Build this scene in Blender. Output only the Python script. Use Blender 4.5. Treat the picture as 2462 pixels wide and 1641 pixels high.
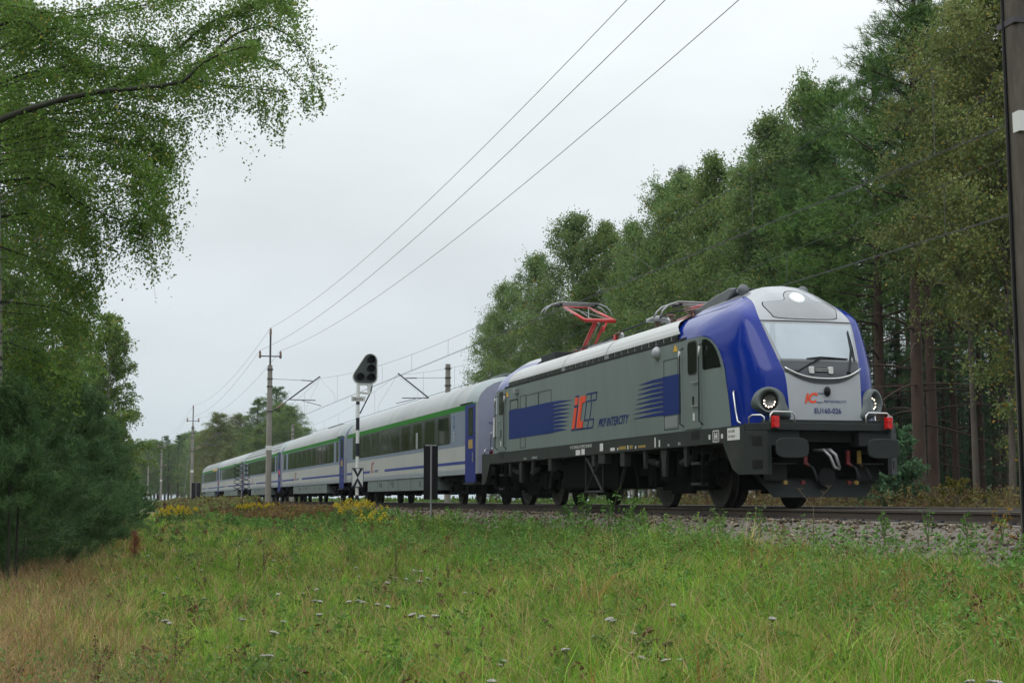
import bpy, math, random
import numpy as np
from mathutils import Vector, Matrix
R = math.radians
for o in list(bpy.data.objects): bpy.data.objects.remove(o)
S = bpy.context.scene
COL = S.collection

# ------------------------------------------------------------------ camera
# world frame: X runs along the railway (train heads +X), Z = 0 is the rail top, the near track is centred on Y = 0
CF, CYAW, CPITCH = 3719.7, R(14.864), R(5.819)
CPOS = (24.690, -12.460, 0.163)
fw = Vector((-math.cos(CYAW) * math.cos(CPITCH), math.sin(CYAW) * math.cos(CPITCH), math.sin(CPITCH)))
rt = Vector((math.sin(CYAW), math.cos(CYAW), 0)); up = rt.cross(fw)
cd = bpy.data.cameras.new('camera'); cam = bpy.data.objects.new('camera', cd); COL.objects.link(cam)
cam.matrix_world = Matrix(((rt.x, up.x, -fw.x, CPOS[0]), (rt.y, up.y, -fw.y, CPOS[1]), (rt.z, up.z, -fw.z, CPOS[2]), (0, 0, 0, 1)))
cd.sensor_width = 36; cd.lens = CF * 36 / 2462; cd.clip_end = 5000; cd.clip_start = 0.1
S.camera = cam
def at(xd, yd, Y):                      # a point of the plane at depth Y seen at photo position (2352-wide display px)
    x, y = xd * 1.0468, yd * 1.0468
    v = fw + rt * ((x - 1231) / CF) + up * ((820.5 - y) / CF)
    k = (Y - CPOS[1]) / v.y
    return Vector(CPOS) + v * k

# ------------------------------------------------------------------ sky and light
W = bpy.data.worlds.new('World'); S.world = W; W.use_nodes = True
nt = W.node_tree; nd = nt.nodes; lk = nt.links; nd.clear()
out = nd.new('ShaderNodeOutputWorld'); bg = nd.new('ShaderNodeBackground'); bg.inputs['Strength'].default_value = 0.1
sky = nd.new('ShaderNodeTexSky'); sky.sky_type = 'NISHITA'; sky.sun_disc = False
sky.sun_elevation = R(48); sky.sun_rotation = R(200); sky.air_density = 1.2; sky.dust_density = 3
tc = nd.new('ShaderNodeTexCoord'); mp = nd.new('ShaderNodeMapping'); mp.inputs['Scale'].default_value = (1.2, 1.2, 3.2)
nz = nd.new('ShaderNodeTexNoise'); nz.inputs['Scale'].default_value = 3.0; nz.inputs['Detail'].default_value = 6; nz.inputs['Roughness'].default_value = 0.5
sx = nd.new('ShaderNodeSeparateXYZ'); rz = nd.new('ShaderNodeValToRGB')
rz.color_ramp.elements[0].position = 0.0; rz.color_ramp.elements[0].color = (6.3, 7.3, 7.9, 1)
rz.color_ramp.elements[1].position = 1.0; rz.color_ramp.elements[1].color = (23, 23.6, 24, 1)
e = rz.color_ramp.elements.new(0.12); e.color = (7.9, 8.6, 9.0, 1)
e = rz.color_ramp.elements.new(0.3); e.color = (10.2, 10.7, 10.8, 1)
e = rz.color_ramp.elements.new(0.42); e.color = (11.5, 12.1, 12.3, 1)
rn = nd.new('ShaderNodeMapRange'); rn.inputs['From Min'].default_value = 0.3; rn.inputs['From Max'].default_value = 0.7
rn.inputs['To Min'].default_value = 0.88; rn.inputs['To Max'].default_value = 1.05
mul = nd.new('ShaderNodeVectorMath'); mul.operation = 'SCALE'
mx = nd.new('ShaderNodeMix'); mx.data_type = 'RGBA'; mx.inputs[0].default_value = 0.9
lk.new(tc.outputs['Generated'], mp.inputs[0]); lk.new(mp.outputs[0], nz.inputs['Vector']); lk.new(tc.outputs['Generated'], sx.inputs[0])
lk.new(sx.outputs['Z'], rz.inputs[0]); lk.new(nz.outputs[0], rn.inputs['Value']); lk.new(rz.outputs[0], mul.inputs[0]); lk.new(rn.outputs[0], mul.inputs['Scale'])
lk.new(sky.outputs[0], mx.inputs[6]); lk.new(mul.outputs[0], mx.inputs[7]); lk.new(mx.outputs[2], bg.inputs[0]); lk.new(bg.outputs[0], out.inputs[0])
sd = bpy.data.lights.new('sun', 'SUN'); sd.energy = 0.8; sd.angle = R(35); sd.color = (1, 0.97, 0.92)
sun = bpy.data.objects.new('sun', sd); COL.objects.link(sun)
sun.rotation_euler = Vector((0.25, -0.65, 0.72)).to_track_quat('Z', 'Y').to_euler()
S.view_settings.view_transform = 'Standard'; S.view_settings.look = 'None'; S.view_settings.exposure = 0.0; S.view_settings.gamma = 1
cy = S.cycles; cy.max_bounces = 6; cy.diffuse_bounces = 3; cy.glossy_bounces = 3; cy.transmission_bounces = 4; cy.volume_bounces = 0
cy.use_denoising = True; cy.caustics_reflective = False; cy.caustics_refractive = False; cy.use_adaptive_sampling = True

# ------------------------------------------------------------------ materials
M = {}
def mat(name, col, rough=0.6, metal=0.0, var=0.12, scale=3.0, bump=0.0, bscale=30.0, coat=0.0, spec=0.5, dirt=None, emit=0, stretch=(1, 1, 1), dirtpos=(.55, .75)):
    m = bpy.data.materials.new(name); m.use_nodes = True; n = m.node_tree.nodes; l = m.node_tree.links
    b = n['Principled BSDF']; b.inputs['Roughness'].default_value = rough; b.inputs['Metallic'].default_value = metal
    b.inputs['Specular IOR Level'].default_value = spec
    b.inputs['Coat Weight'].default_value = coat; b.inputs['Coat Roughness'].default_value = 0.06
    t = n.new('ShaderNodeTexCoord'); mpp = n.new('ShaderNodeMapping'); mpp.inputs['Scale'].default_value = stretch
    l.new(t.outputs['Object'], mpp.inputs[0])
    z = n.new('ShaderNodeTexNoise'); z.inputs['Scale'].default_value = scale; z.inputs['Detail'].default_value = 6; l.new(mpp.outputs[0], z.inputs['Vector'])
    r = n.new('ShaderNodeValToRGB'); r.color_ramp.elements[0].position = 0.25; r.color_ramp.elements[1].position = 0.75
    c = Vector(col)
    r.color_ramp.elements[0].color = (*(c * (1 - var)), 1); r.color_ramp.elements[1].color = (*(c * (1 + var)), 1)
    l.new(z.outputs[0], r.inputs[0]); last = r.outputs[0]
    if dirt:
        z2 = n.new('ShaderNodeTexNoise'); z2.inputs['Scale'].default_value = scale * 0.6; z2.inputs['Detail'].default_value = 8; z2.inputs['Roughness'].default_value = .7
        l.new(mpp.outputs[0], z2.inputs['Vector'])
        r2 = n.new('ShaderNodeValToRGB'); r2.color_ramp.elements[0].position = dirtpos[0]; r2.color_ramp.elements[1].position = dirtpos[1]
        r2.color_ramp.elements[0].color = (0, 0, 0, 1); r2.color_ramp.elements[1].color = (dirt[3],) * 3 + (1,)
        l.new(z2.outputs[0], r2.inputs[0])
        x = n.new('ShaderNodeMix'); x.data_type = 'RGBA'; l.new(r2.outputs[0], x.inputs[0]); l.new(last, x.inputs[6]); x.inputs[7].default_value = (*dirt[:3], 1); last = x.outputs[2]
    l.new(last, b.inputs['Base Color'])
    if bump:
        z3 = n.new('ShaderNodeTexNoise'); z3.inputs['Scale'].default_value = bscale; z3.inputs['Detail'].default_value = 5; l.new(mpp.outputs[0], z3.inputs['Vector'])
        bb = n.new('ShaderNodeBump'); bb.inputs['Strength'].default_value = bump; bb.inputs['Distance'].default_value = 0.05; l.new(z3.outputs[0], bb.inputs['Height']); l.new(bb.outputs[0], b.inputs['Normal'])
    if emit:
        b.inputs['Emission Color'].default_value = (*col, 1); b.inputs['Emission Strength'].default_value = emit
    M[name] = m; return m
def leafmat(name, trans=0.3, rough=0.55, var=0.12, spec=0.35, tint=(1, 1, 1)):
    m = bpy.data.materials.new(name); m.use_nodes = True; n = m.node_tree.nodes; l = m.node_tree.links
    b = n['Principled BSDF']; b.inputs['Roughness'].default_value = rough; b.inputs['Specular IOR Level'].default_value = spec
    a = n.new('ShaderNodeAttribute'); a.attribute_name = 'Col'
    oi = n.new('ShaderNodeObjectInfo'); mr = n.new('ShaderNodeMapRange'); mr.inputs['To Min'].default_value = 1 - var; mr.inputs['To Max'].default_value = 1 + var
    l.new(oi.outputs['Random'], mr.inputs['Value'])
    v = n.new('ShaderNodeVectorMath'); v.operation = 'SCALE'; l.new(a.outputs['Color'], v.inputs[0]); l.new(mr.outputs[0], v.inputs['Scale'])
    v2 = n.new('ShaderNodeVectorMath'); v2.operation = 'MULTIPLY'; l.new(v.outputs[0], v2.inputs[0]); v2.inputs[1].default_value = tint
    l.new(v2.outputs[0], b.inputs['Base Color'])
    t = n.new('ShaderNodeBsdfTranslucent'); l.new(v2.outputs[0], t.inputs['Color'])
    x = n.new('ShaderNodeMixShader'); x.inputs[0].default_value = trans; l.new(b.outputs[0], x.inputs[1]); l.new(t.outputs[0], x.inputs[2]); l.new(x.outputs[0], n['Material Output'].inputs[0])
    M[name] = m; return m

mat('loco_grey', (.145, .185, .180), .5, var=.05, scale=1.6, coat=.0, spec=.3, dirt=(.085, .095, .085, .5), stretch=(1.6, 1, .3), dirtpos=(.42, .8))
mat('loco_dark', (.021, .027, .026), .6, spec=.25, var=.15, scale=2, dirt=(.09, .075, .055, .35))
mat('loco_blue', (.002, .020, .22), .12, var=.03, coat=.0, spec=.28)
mat('paint_blue', (.002, .019, .14), .55, var=.05, spec=.2)
mat('silver', (.30, .32, .345), .32, var=.04, coat=.5)
mat('silver_grey', (.22, .235, .25), .34, var=.05, coat=.5)
mat('recess_grey', (.065, .072, .08), .5, var=.03, spec=.2)
mat('nose_dark', (.10, .11, .12), .35, var=.05, coat=.3)
mat('roof_white', (.46, .48, .475), .45, var=.07, scale=1.5, dirt=(.25, .24, .2, .4), stretch=(.4, 1, 1))
mat('black', (.009, .010, .011), .6, var=.2, spec=.2)
mat('underframe', (.004, .0045, .004), .95, var=.3, scale=4, spec=.05, dirt=(.014, .011, .008, .5))
mat('strut_grey', (.024, .028, .028), .7, spec=.2, var=.15, dirt=(.05, .045, .035, .5))
mat('wheel', (.014, .015, .011), .7, metal=.1, var=.2, dirt=(.09, .08, .04, .5))
mat('glass', (.006, .008, .007), .08, var=.0, spec=.3)
mat('glass_tint', (.008, .011, .008), .2, var=.5, scale=2.5, spec=.22)
mat('windshield', (.27, .31, .335), .08, metal=.75, var=.03, spec=1.0)
mat('lamp_housing', (.085, .105, .105), .4, spec=.4)
mat('rubber', (.02, .02, .02), .7)
mat('chrome', (.55, .56, .55), .28, metal=.85, var=.02)
mat('orange', (.72, .06, .01), .4, var=.04)
mat('dull_red', (.13, .012, .012), .6)
mat('red', (.42, .012, .012), .38, var=.05, coat=.4)
mat('red_lens', (.55, .01, .01), .2, var=.02)
mat('yellow', (.65, .38, .02), .45)
mat('faded_yellow', (.30, .20, .04), .6)
mat('white_paint', (.62, .63, .62), .5, var=.05)
mat('insulator', (.20, .13, .10), .3, var=.2)
mat('lamp_lit', (1, .86, .66), .3, emit=5)
mat('lamp_soft', (.6, .64, .65), .2, emit=.22)
mat('reflector', (.10, .10, .10), .35, metal=.5)
mat('coach_white', (.36, .375, .365), .55, var=.04, scale=.8, spec=.25, dirt=(.2, .19, .17, .3))
mat('coach_blue_grey', (.16, .20, .26), .5, var=.05, spec=.25)
mat('coach_low_grey', (.24, .27, .31), .4, var=.05, dirt=(.12, .12, .11, .4))
mat('coach_skirt', (.13, .165, .165), .5, var=.08, dirt=(.09, .085, .07, .5))
mat('coach_end', (.30, .32, .42), .4, var=.04)
mat('coach_roof', (.32, .345, .35), .5, var=.08, scale=1.0, dirt=(.22, .22, .21, .7), stretch=(1.3, .25, .25), dirtpos=(.45, .8))
mat('coach_roof_end', (.25, .30, .31), .5, var=.06)
mat('green_band', (.02, .17, .016), .6, var=.05, spec=.15)
mat('stripe_blue', (.03, .05, .22), .6, var=.05, spec=.2)
mat('door_blue', (.008, .018, .16), .5, var=.06, spec=.25)
mat('faded_red', (.32, .04, .04), .6, spec=.2)
mat('concrete', (.23, .215, .19), .85, var=.16, scale=5, bump=.4, bscale=25, dirt=(.12, .07, .05, .6), stretch=(1, 1, .25))
mat('old_mast', (.080, .070, .057), .9, var=.35, scale=7, bump=.8, bscale=18, dirt=(.10, .09, .07, .5), stretch=(1, 1, .18))
mat('steel_dark', (.045, .04, .048), .6, var=.2)
mat('galvanized', (.30, .31, .32), .45, metal=.5, var=.1)
mat('wire', (.07, .072, .078), .6)
mat('signal_white', (.62, .64, .63), .5, var=.06, dirt=(.25, .22, .18, .4))
mat('signal_black', (.012, .013, .025), .5)
mat('signal_back', (.045, .06, .056), .5)
mat('lens', (.012, .012, .012), .12, spec=.8)
mat('rail_side', (.045, .034, .027), .8, var=.2)
mat('rail_top', (.23, .215, .20), .4, metal=.6, var=.15)
mat('sleeper', (.16, .15, .135), .9, var=.2)
mat('stone', (.27, .25, .215), .9, var=.4, scale=9, bump=.4)
mat('bark', (.10, .085, .07), .9, var=.3, scale=5, bump=.8, bscale=12, stretch=(1, 1, .3))
mat('bark_red', (.058, .035, .025), .9, var=.3, scale=4, bump=.8, bscale=12, dirt=(.05, .045, .04, .8), stretch=(1, 1, .35))
mat('bark_birch', (.36, .345, .31), .7, var=.12, scale=3, dirt=(.03, .03, .03, 1), stretch=(1.2, 1.2, 5), dirtpos=(.52, .58))
mat('branch_dark', (.026, .027, .017), .9, var=.3)
mat('stem', (.10, .13, .05), .8); mat('stem_dry', (.10, .075, .045), .8)
mat('petal', (.46, .44, .43), .8, var=.1); mat('petal_old', (.10, .06, .035), .9, var=.3)
leafmat('leaf', .42, var=.10); leafmat('needle', .15, .6); leafmat('grass', .35, .5, spec=.2); leafmat('stonecol', 0.0, .9)

# ------------------------------------------------------------------ mesh helpers
def tag(o, label=None, cat=None, group=None, kind=None):
    if label: o['label'] = label
    if cat: o['category'] = cat
    if group: o['group'] = group
    if kind: o['kind'] = kind
    return o
def empty(name, loc=(0, 0, 0), rz=0.0, label=None, cat=None, group=None):
    o = bpy.data.objects.new(name, None); COL.objects.link(o); o.location = loc; o.rotation_euler = (0, 0, rz); o.empty_display_size = .2
    return tag(o, label, cat, group)
class MB:
    def __init__(s): s.v = []; s.f = []
    def add(s, vs, fs):
        b = len(s.v); s.v += [tuple(v) for v in vs]; s.f += [tuple(i + b for i in f) for f in fs]; return s
    def box(s, x0, x1, y0, y1, z0, z1):
        return s.add([(x0, y0, z0), (x1, y0, z0), (x1, y1, z0), (x0, y1, z0), (x0, y0, z1), (x1, y0, z1), (x1, y1, z1), (x0, y1, z1)],
                     [(0, 3, 2, 1), (4, 5, 6, 7), (0, 1, 5, 4), (1, 2, 6, 5), (2, 3, 7, 6), (3, 0, 4, 7)])
    def prism(s, poly, axis, a, b):      # poly 2D in the two other axes (cyclic order x,y,z without axis)
        n = len(poly)
        def P(p, c): return {'y': (p[0], c, p[1]), 'x': (c, p[0], p[1]), 'z': (p[0], p[1], c)}[axis]
        return s.add([P(p, a) for p in poly] + [P(p, b) for p in poly],
                     [tuple(range(n)), tuple(range(2 * n - 1, n - 1, -1))] + [(i, i + n, (i + 1) % n + n, (i + 1) % n) for i in range(n)])
    def cyl(s, p0, p1, r, n=12, r2=None):
        p0, p1 = Vector(p0), Vector(p1); d = (p1 - p0).normalized(); r2 = r if r2 is None else r2
        a = d.orthogonal().normalized(); b = d.cross(a)
        c = [(math.cos(2 * math.pi * i / n), math.sin(2 * math.pi * i / n)) for i in range(n)]
        return s.add([p0 + (a * x + b * y) * r for x, y in c] + [p1 + (a * x + b * y) * r2 for x, y in c],
                     [tuple(range(n - 1, -1, -1)), tuple(range(n, 2 * n))] + [(i, (i + 1) % n, (i + 1) % n + n, i + n) for i in range(n)])
    def tube(s, pts, r, n=6):
        pts = [Vector(p) for p in pts]; m = len(pts); rs = r if isinstance(r, (list, tuple)) else [r] * m
        vs = []; a = None
        for i, p in enumerate(pts):
            d = (pts[min(i + 1, m - 1)] - pts[max(i - 1, 0)]).normalized()
            a = d.orthogonal().normalized() if a is None else (a - d * a.dot(d)).normalized()
            b = d.cross(a)
            vs += [p + (a * math.cos(2 * math.pi * k / n) + b * math.sin(2 * math.pi * k / n)) * rs[i] for k in range(n)]
        fs = [(i * n + k, i * n + (k + 1) % n, (i + 1) * n + (k + 1) % n, (i + 1) * n + k) for i in range(m - 1) for k in range(n)]
        fs += [tuple(range(n - 1, -1, -1)), tuple(range((m - 1) * n, m * n))]
        return s.add(vs, fs)
    def grid(s, G):                      # G[i][j] points
        n, m = len(G), len(G[0])
        return s.add([p for r in G for p in r], [(i * m + j, (i + 1) * m + j, (i + 1) * m + j + 1, i * m + j + 1) for i in range(n - 1) for j in range(m - 1)])
    def sphere(s, c, rx, ry, rz, n=14, k=8):
        c = Vector(c); G = [[(c.x + rx * math.cos(2 * math.pi * i / n) * math.sin(math.pi * j / k), c.y + ry * math.sin(2 * math.pi * i / n) * math.sin(math.pi * j / k), c.z + rz * math.cos(math.pi * j / k)) for j in range(k + 1)] for i in range(n + 1)]
        return s.grid(G)
    def lathe(s, c, prof, axis='z', n=16):   # prof (r, h)
        c = Vector(c)
        def P(a, r, h):
            x, y = r * math.cos(a), r * math.sin(a)
            return c + Vector({'z': (x, y, h), 'x': (h, x, y), 'y': (x, h, y)}[axis])
        return s.grid([[P(2 * math.pi * i / n, r, h) for r, h in prof] for i in range(n + 1)])
    def mirror_y(s):
        b = MB(); b.v = [(x, -y, z) for x, y, z in s.v]; b.f = [tuple(reversed(f)) for f in s.f]; return b
    def mapped(s, fn, flip=False):
        b = MB(); b.v = [fn(v) for v in s.v]; b.f = [tuple(reversed(f)) if flip else f for f in s.f]; return b
    def join(s, o): return s.add(o.v, o.f)
    def build(s, name, m, parent=None, smooth=False, bevel=0.0, weld=False, label=None):
        me = bpy.data.meshes.new(name); me.from_pydata(s.v, [], s.f); me.materials.append(M[m] if isinstance(m, str) else m)
        if weld:
            import bmesh
            bm = bmesh.new(); bm.from_mesh(me); bmesh.ops.remove_doubles(bm, verts=bm.verts, dist=1e-4); bmesh.ops.recalc_face_normals(bm, faces=bm.faces); bm.to_mesh(me); bm.free()
        if smooth:
            me.polygons.foreach_set('use_smooth', [True] * len(me.polygons))
        o = bpy.data.objects.new(name, me); COL.objects.link(o); o.parent = parent
        if bevel:
            md = o.modifiers.new('bevel', 'BEVEL'); md.width = bevel; md.segments = 2; md.limit_method = 'ANGLE'; md.angle_limit = R(40)
        if label: o['label'] = label
        return o
def rrect(x0, x1, z0, z1, r, n=4):
    p = []
    for cx, cz, a0 in ((x1 - r, z1 - r, 0), (x0 + r, z1 - r, 90), (x0 + r, z0 + r, 180), (x1 - r, z0 + r, 270)):
        for i in range(n + 1):
            a = R(a0 + 90 * i / n); p.append((cx + r * math.cos(a), cz + r * math.sin(a)))
    return p
def text(name, body, size, loc, rot, m, parent=None, shear=0, extrude=.0006, sx=1.0, bold=0.0, align='LEFT'):
    cu = bpy.data.curves.new(name, 'FONT'); cu.body = body; cu.size = size; cu.shear = shear; cu.extrude = extrude; cu.offset = bold; cu.align_x = align; cu.resolution_u = 3
    t = bpy.data.objects.new(name, cu); COL.objects.link(t); bpy.context.view_layer.update()
    me = bpy.data.meshes.new_from_object(t.evaluated_get(bpy.context.evaluated_depsgraph_get()))
    bpy.data.objects.remove(t); bpy.data.curves.remove(cu)
    me.name = name; me.materials.clear(); me.materials.append(M[m])
    o = bpy.data.objects.new(name, me); COL.objects.link(o); o.location = loc; o.rotation_euler = rot; o.scale = (sx, 1, 1); o.parent = parent
    return o
SIDE = (R(90), 0, 0); FRONT = (R(90), 0, R(90)); BACK = (R(90), 0, R(-90))
def crom(P, k):                          # Catmull-Rom through an array of points along axis 0, k steps per span
    P = np.asarray(P, float); n = len(P); o = []
    for i in range(n - 1):
        p0 = P[i - 1] if i > 0 else 2 * P[0] - P[1]; p1 = P[i]; p2 = P[i + 1]; p3 = P[i + 2] if i + 2 < n else 2 * P[-1] - P[-2]
        for j in range(k):
            t = j / k; o.append(.5 * (2 * p1 + (p2 - p0) * t + (2 * p0 - 5 * p1 + 4 * p2 - p3) * t * t + (3 * p1 - p0 - 3 * p2 + p3) * t ** 3))
    o.append(P[-1]); return np.array(o)
def fast_mesh(name, V, F4=None, F3=None, col=None, m='leaf', parent=None, smooth=False):
    V = np.asarray(V, np.float32).reshape(-1, 3); me = bpy.data.meshes.new(name)
    idx = []; sizes = []
    if F4 is not None and len(F4): idx.append(np.asarray(F4).reshape(-1)); sizes.append(np.full(len(F4), 4))
    if F3 is not None and len(F3): idx.append(np.asarray(F3).reshape(-1)); sizes.append(np.full(len(F3), 3))
    idx = np.concatenate(idx).astype(np.int32); sizes = np.concatenate(sizes).astype(np.int32)
    me.vertices.add(len(V)); me.vertices.foreach_set('co', V.reshape(-1))
    me.loops.add(len(idx)); me.loops.foreach_set('vertex_index', idx)
    me.polygons.add(len(sizes)); st = np.concatenate([[0], np.cumsum(sizes)[:-1]]).astype(np.int32)
    me.polygons.foreach_set('loop_start', st)
    if smooth: me.polygons.foreach_set('use_smooth', np.ones(len(sizes), bool))
    if col is not None:
        a = me.attributes.new('Col', 'FLOAT_COLOR', 'POINT'); c = np.ones((len(V), 4), np.float32); c[:, :3] = col; a.data.foreach_set('color', c.reshape(-1))
    me.update(calc_edges=True); me.validate()
    me.materials.append(M[m] if isinstance(m, str) else m)
    o = bpy.data.objects.new(name, me); COL.objects.link(o); o.parent = parent; return o
def unit(a): return a / np.maximum(np.linalg.norm(a, axis=-1, keepdims=True), 1e-9)

# ------------------------------------------------------------------ ground
rg = np.random.default_rng(7)
def smooth_noise(x, y, seed=0, sc=1.0):
    r = np.random.default_rng(seed); v = 0
    for k in range(7):
        a = r.uniform(0, 2 * math.pi); f = sc * 2 ** (k * .6); ph = r.uniform(0, 6.28)
        v = v + np.sin((x * math.cos(a) + y * math.sin(a)) * f + ph) / (1.25 ** k)
    return v / 3.2
PROF_S = [-400, -60, -14, -9.5, -6.6, -5.7, 0, 1.75, 3.2, 5, 8, 12, 400]
PROF_Z = [-.9, -.7, -.6, -.62, -.50, -.20, -.20, -.20, -.58, -.98, -1.27, -1.36, -1.5]
def ground_z(x, y):
    s = -np.asarray(y, float); z = np.interp(s, PROF_S, PROF_Z)
    w = np.clip((np.abs(s + 2) - 5.5) / 3, 0, 1)
    return z + w * .05 * smooth_noise(np.asarray(x, float), s, 3, .35)
xs = np.concatenate([np.linspace(-1500, -250, 26)[:-1], np.linspace(-250, -60, 60)[:-1], np.linspace(-60, 40, 140)[:-1], np.linspace(40, 400, 20)])
ys = np.concatenate([np.linspace(-500, -40, 20)[:-1], np.linspace(-40, 20, 160)[:-1], np.linspace(20, 800, 30)])
XX, YY = np.meshgrid(xs, ys, indexing='ij'); ZZ = ground_z(XX, YY) - .0
n0, n1 = XX.shape; I = np.arange(n0 * n1).reshape(n0, n1)
F = np.stack([I[:-1, :-1], I[1:, :-1], I[1:, 1:], I[:-1, 1:]], -1).reshape(-1, 4)
def ground_material():
    m = bpy.data.materials.new('ground'); m.use_nodes = True; n = m.node_tree.nodes; l = m.node_tree.links; b = n['Principled BSDF']; b.inputs['Roughness'].default_value = .95
    t = n.new('ShaderNodeTexCoord')
    def noise(s, d=6):
        z = n.new('ShaderNodeTexNoise'); z.inputs['Scale'].default_value = s; z.inputs['Detail'].default_value = d; l.new(t.outputs['Object'], z.inputs['Vector']); return z
    def ramp(z, c0, c1, p0=.35, p1=.65):
        r = n.new('ShaderNodeValToRGB'); r.color_ramp.elements[0].position = p0; r.color_ramp.elements[1].position = p1
        r.color_ramp.elements[0].color = (*c0, 1); r.color_ramp.elements[1].color = (*c1, 1); l.new(z.outputs[0], r.inputs[0]); return r
    g = ramp(noise(.5), (.050, .075, .016), (.105, .090, .035))
    fl = ramp(noise(3), (.022, .024, .010), (.05, .042, .022))
    vo = n.new('ShaderNodeTexVoronoi'); vo.inputs['Scale'].default_value = 16; l.new(t.outputs['Object'], vo.inputs['Vector'])
    st = n.new('ShaderNodeValToRGB'); st.color_ramp.elements[0].color = (.04, .036, .028, 1); st.color_ramp.elements[1].color = (.17, .15, .12, 1); l.new(vo.outputs['Color'], st.inputs[0])
    sp = n.new('ShaderNodeSeparateXYZ'); l.new(t.outputs['Object'], sp.inputs[0])
    def band(lo0, lo1, hi0, hi1):
        a = n.new('ShaderNodeMapRange'); a.inputs['From Min'].default_value = lo0; a.inputs['From Max'].default_value = lo1; l.new(sp.outputs['Y'], a.inputs['Value'])
        c = n.new('ShaderNodeMapRange'); c.inputs['From Min'].default_value = hi0; c.inputs['From Max'].default_value = hi1; c.inputs['To Min'].default_value = 1; c.inputs['To Max'].default_value = 0; l.new(sp.outputs['Y'], c.inputs['Value'])
        x = n.new('ShaderNodeMath'); x.operation = 'MULTIPLY'; l.new(a.outputs[0], x.inputs[0]); l.new(c.outputs[0], x.inputs[1]); return x
    m1 = n.new('ShaderNodeMix'); m1.data_type = 'RGBA'; l.new(band(-3.3, -3.0, 6.8, 7.1).outputs[0], m1.inputs[0]); l.new(g.outputs[0], m1.inputs[6]); l.new(st.outputs[0], m1.inputs[7])
    m2 = n.new('ShaderNodeMix'); m2.data_type = 'RGBA'; l.new(band(12, 14, 300, 320).outputs[0], m2.inputs[0]); l.new(m1.outputs[2], m2.inputs[6]); l.new(fl.outputs[0], m2.inputs[7])
    l.new(m2.outputs[2], b.inputs['Base Color'])
    bb = n.new('ShaderNodeBump'); bb.inputs['Strength'].default_value = .6; bb.inputs['Distance'].default_value = .05; l.new(noise(12).outputs[0], bb.inputs['Height']); l.new(bb.outputs[0], b.inputs['Normal'])
    return m
g = fast_mesh('ground', np.stack([XX, YY, ZZ], -1), F4=F, m=ground_material(), smooth=True); tag(g, kind='structure')

# ------------------------------------------------------------------ track
def rail(y, x0=-420, x1=60, name='rail', label=''):
    e_ = empty(name, (0, y, 0), label=label, cat='rail', group='steel rails of the two tracks')
    prof = [(-.036, 0), (.036, 0), (.036, -.035), (.009, -.05), (.009, -.14), (.075, -.16), (.075, -.172), (-.075, -.172), (-.075, -.16), (-.009, -.14), (-.009, -.05), (-.036, -.035)]
    b = MB(); b.prism([(p[0], p[1] - .004) for p in prof], 'x', x0, x1); b.build('rail_body', 'rail_side', e_)
    b = MB(); b.prism([(-.034, -.003), (-.025, 0), (.025, 0), (.034, -.003)], 'x', x0, x1); b.build('running_surface', 'rail_top', e_)
    return e_
rail(-.753, label='nearest steel rail in front of the train wheels'); rail(.753, label='second steel rail under the far wheels of the train')
rail(3.247, label='third rail, near rail of the empty track behind the train'); rail(4.753, label='farthest rail, on the empty track behind the train')
sb = MB(); sb.box(-.13, .13, -1.3, 1.3, -.21, -.175)
slp = empty('sleeper', (16.2, 0, 0), label='concrete sleeper sunk in the ballast under the near track', cat='sleeper', group='sleepers of the near track')
sb.build('slab', 'sleeper', slp, bevel=.01)
fb = MB()
for yy in (-.753, .753):
    for sg in (-1, 1): fb.box(-.05, .05, yy + sg * .105 - .03, yy + sg * .105 + .03, -.175, -.135)
fb.build('rail_clip', 'steel_dark', slp)
def copy_tree(o, parent=None):
    c = o.copy(); COL.objects.link(c); c.parent = parent
    for ch in o.children: copy_tree(ch, c)
    return c
for i in range(1, 60):
    c = copy_tree(slp); c.location.x = 16.2 - i * .6

# ballast stones: loose gravel on the shoulder and between the rails
def stones(name, n, x0, x1, ylo, yhi, size, seed, zoff=0, dens=None):
    r = np.random.default_rng(seed)
    x = x1 - (x1 - x0) * r.random(n) ** 1.7; y = r.uniform(ylo, yhi, n)
    s = size * r.uniform(.5, 1.25, n) * np.interp(x, [-60, -10, 15], [1.5, 1.1, 1])
    z = ground_z(x, y) + zoff + s * r.uniform(-.1, .45, n)
    base = np.array([[1, 0, 0], [-1, 0, 0], [0, 1, 0], [0, -1, 0], [0, 0, 1], [0, 0, -1]], float)
    fc = np.array([[0, 2, 4], [2, 1, 4], [1, 3, 4], [3, 0, 4], [2, 0, 5], [1, 2, 5], [3, 1, 5], [0, 3, 5]])
    V = base[None] * (s[:, None, None] * .5) * r.uniform(.55, 1.3, (n, 6, 1)) + r.normal(0, .18, (n, 6, 3)) * s[:, None, None]
    a = r.uniform(0, 6.28, n); tl = r.uniform(-.6, .6, n); ca, sa = np.cos(a), np.sin(a)
    Vx = V[:, :, 0] * ca[:, None] - V[:, :, 1] * sa[:, None]; Vy = V[:, :, 0] * sa[:, None] + V[:, :, 1] * ca[:, None]
    ct, st_ = np.cos(tl), np.sin(tl); Vz = V[:, :, 2] * ct[:, None] * .8 + Vx * st_[:, None]; Vx = Vx * ct[:, None]
    V = np.stack([Vx + x[:, None], Vy + y[:, None], Vz + z[:, None]], -1)
    br = r.uniform(.35, 1.3, n) ** 1.5; tint = r.random(n)[:, None]
    c = br[:, None] * (np.array([.26, .225, .165]) * (1 - tint) + np.array([.17, .125, .075]) * tint)
    o = fast_mesh(name, V, F3=(fc[None] + (np.arange(n) * 6)[:, None, None]), col=np.repeat(c, 6, 0), m='stonecol')
    o['Col'] = 1; del o['Col']
    return tag(o, 'grey brown crushed stone ballast along the near track', 'ballast', kind='stuff')
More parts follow.
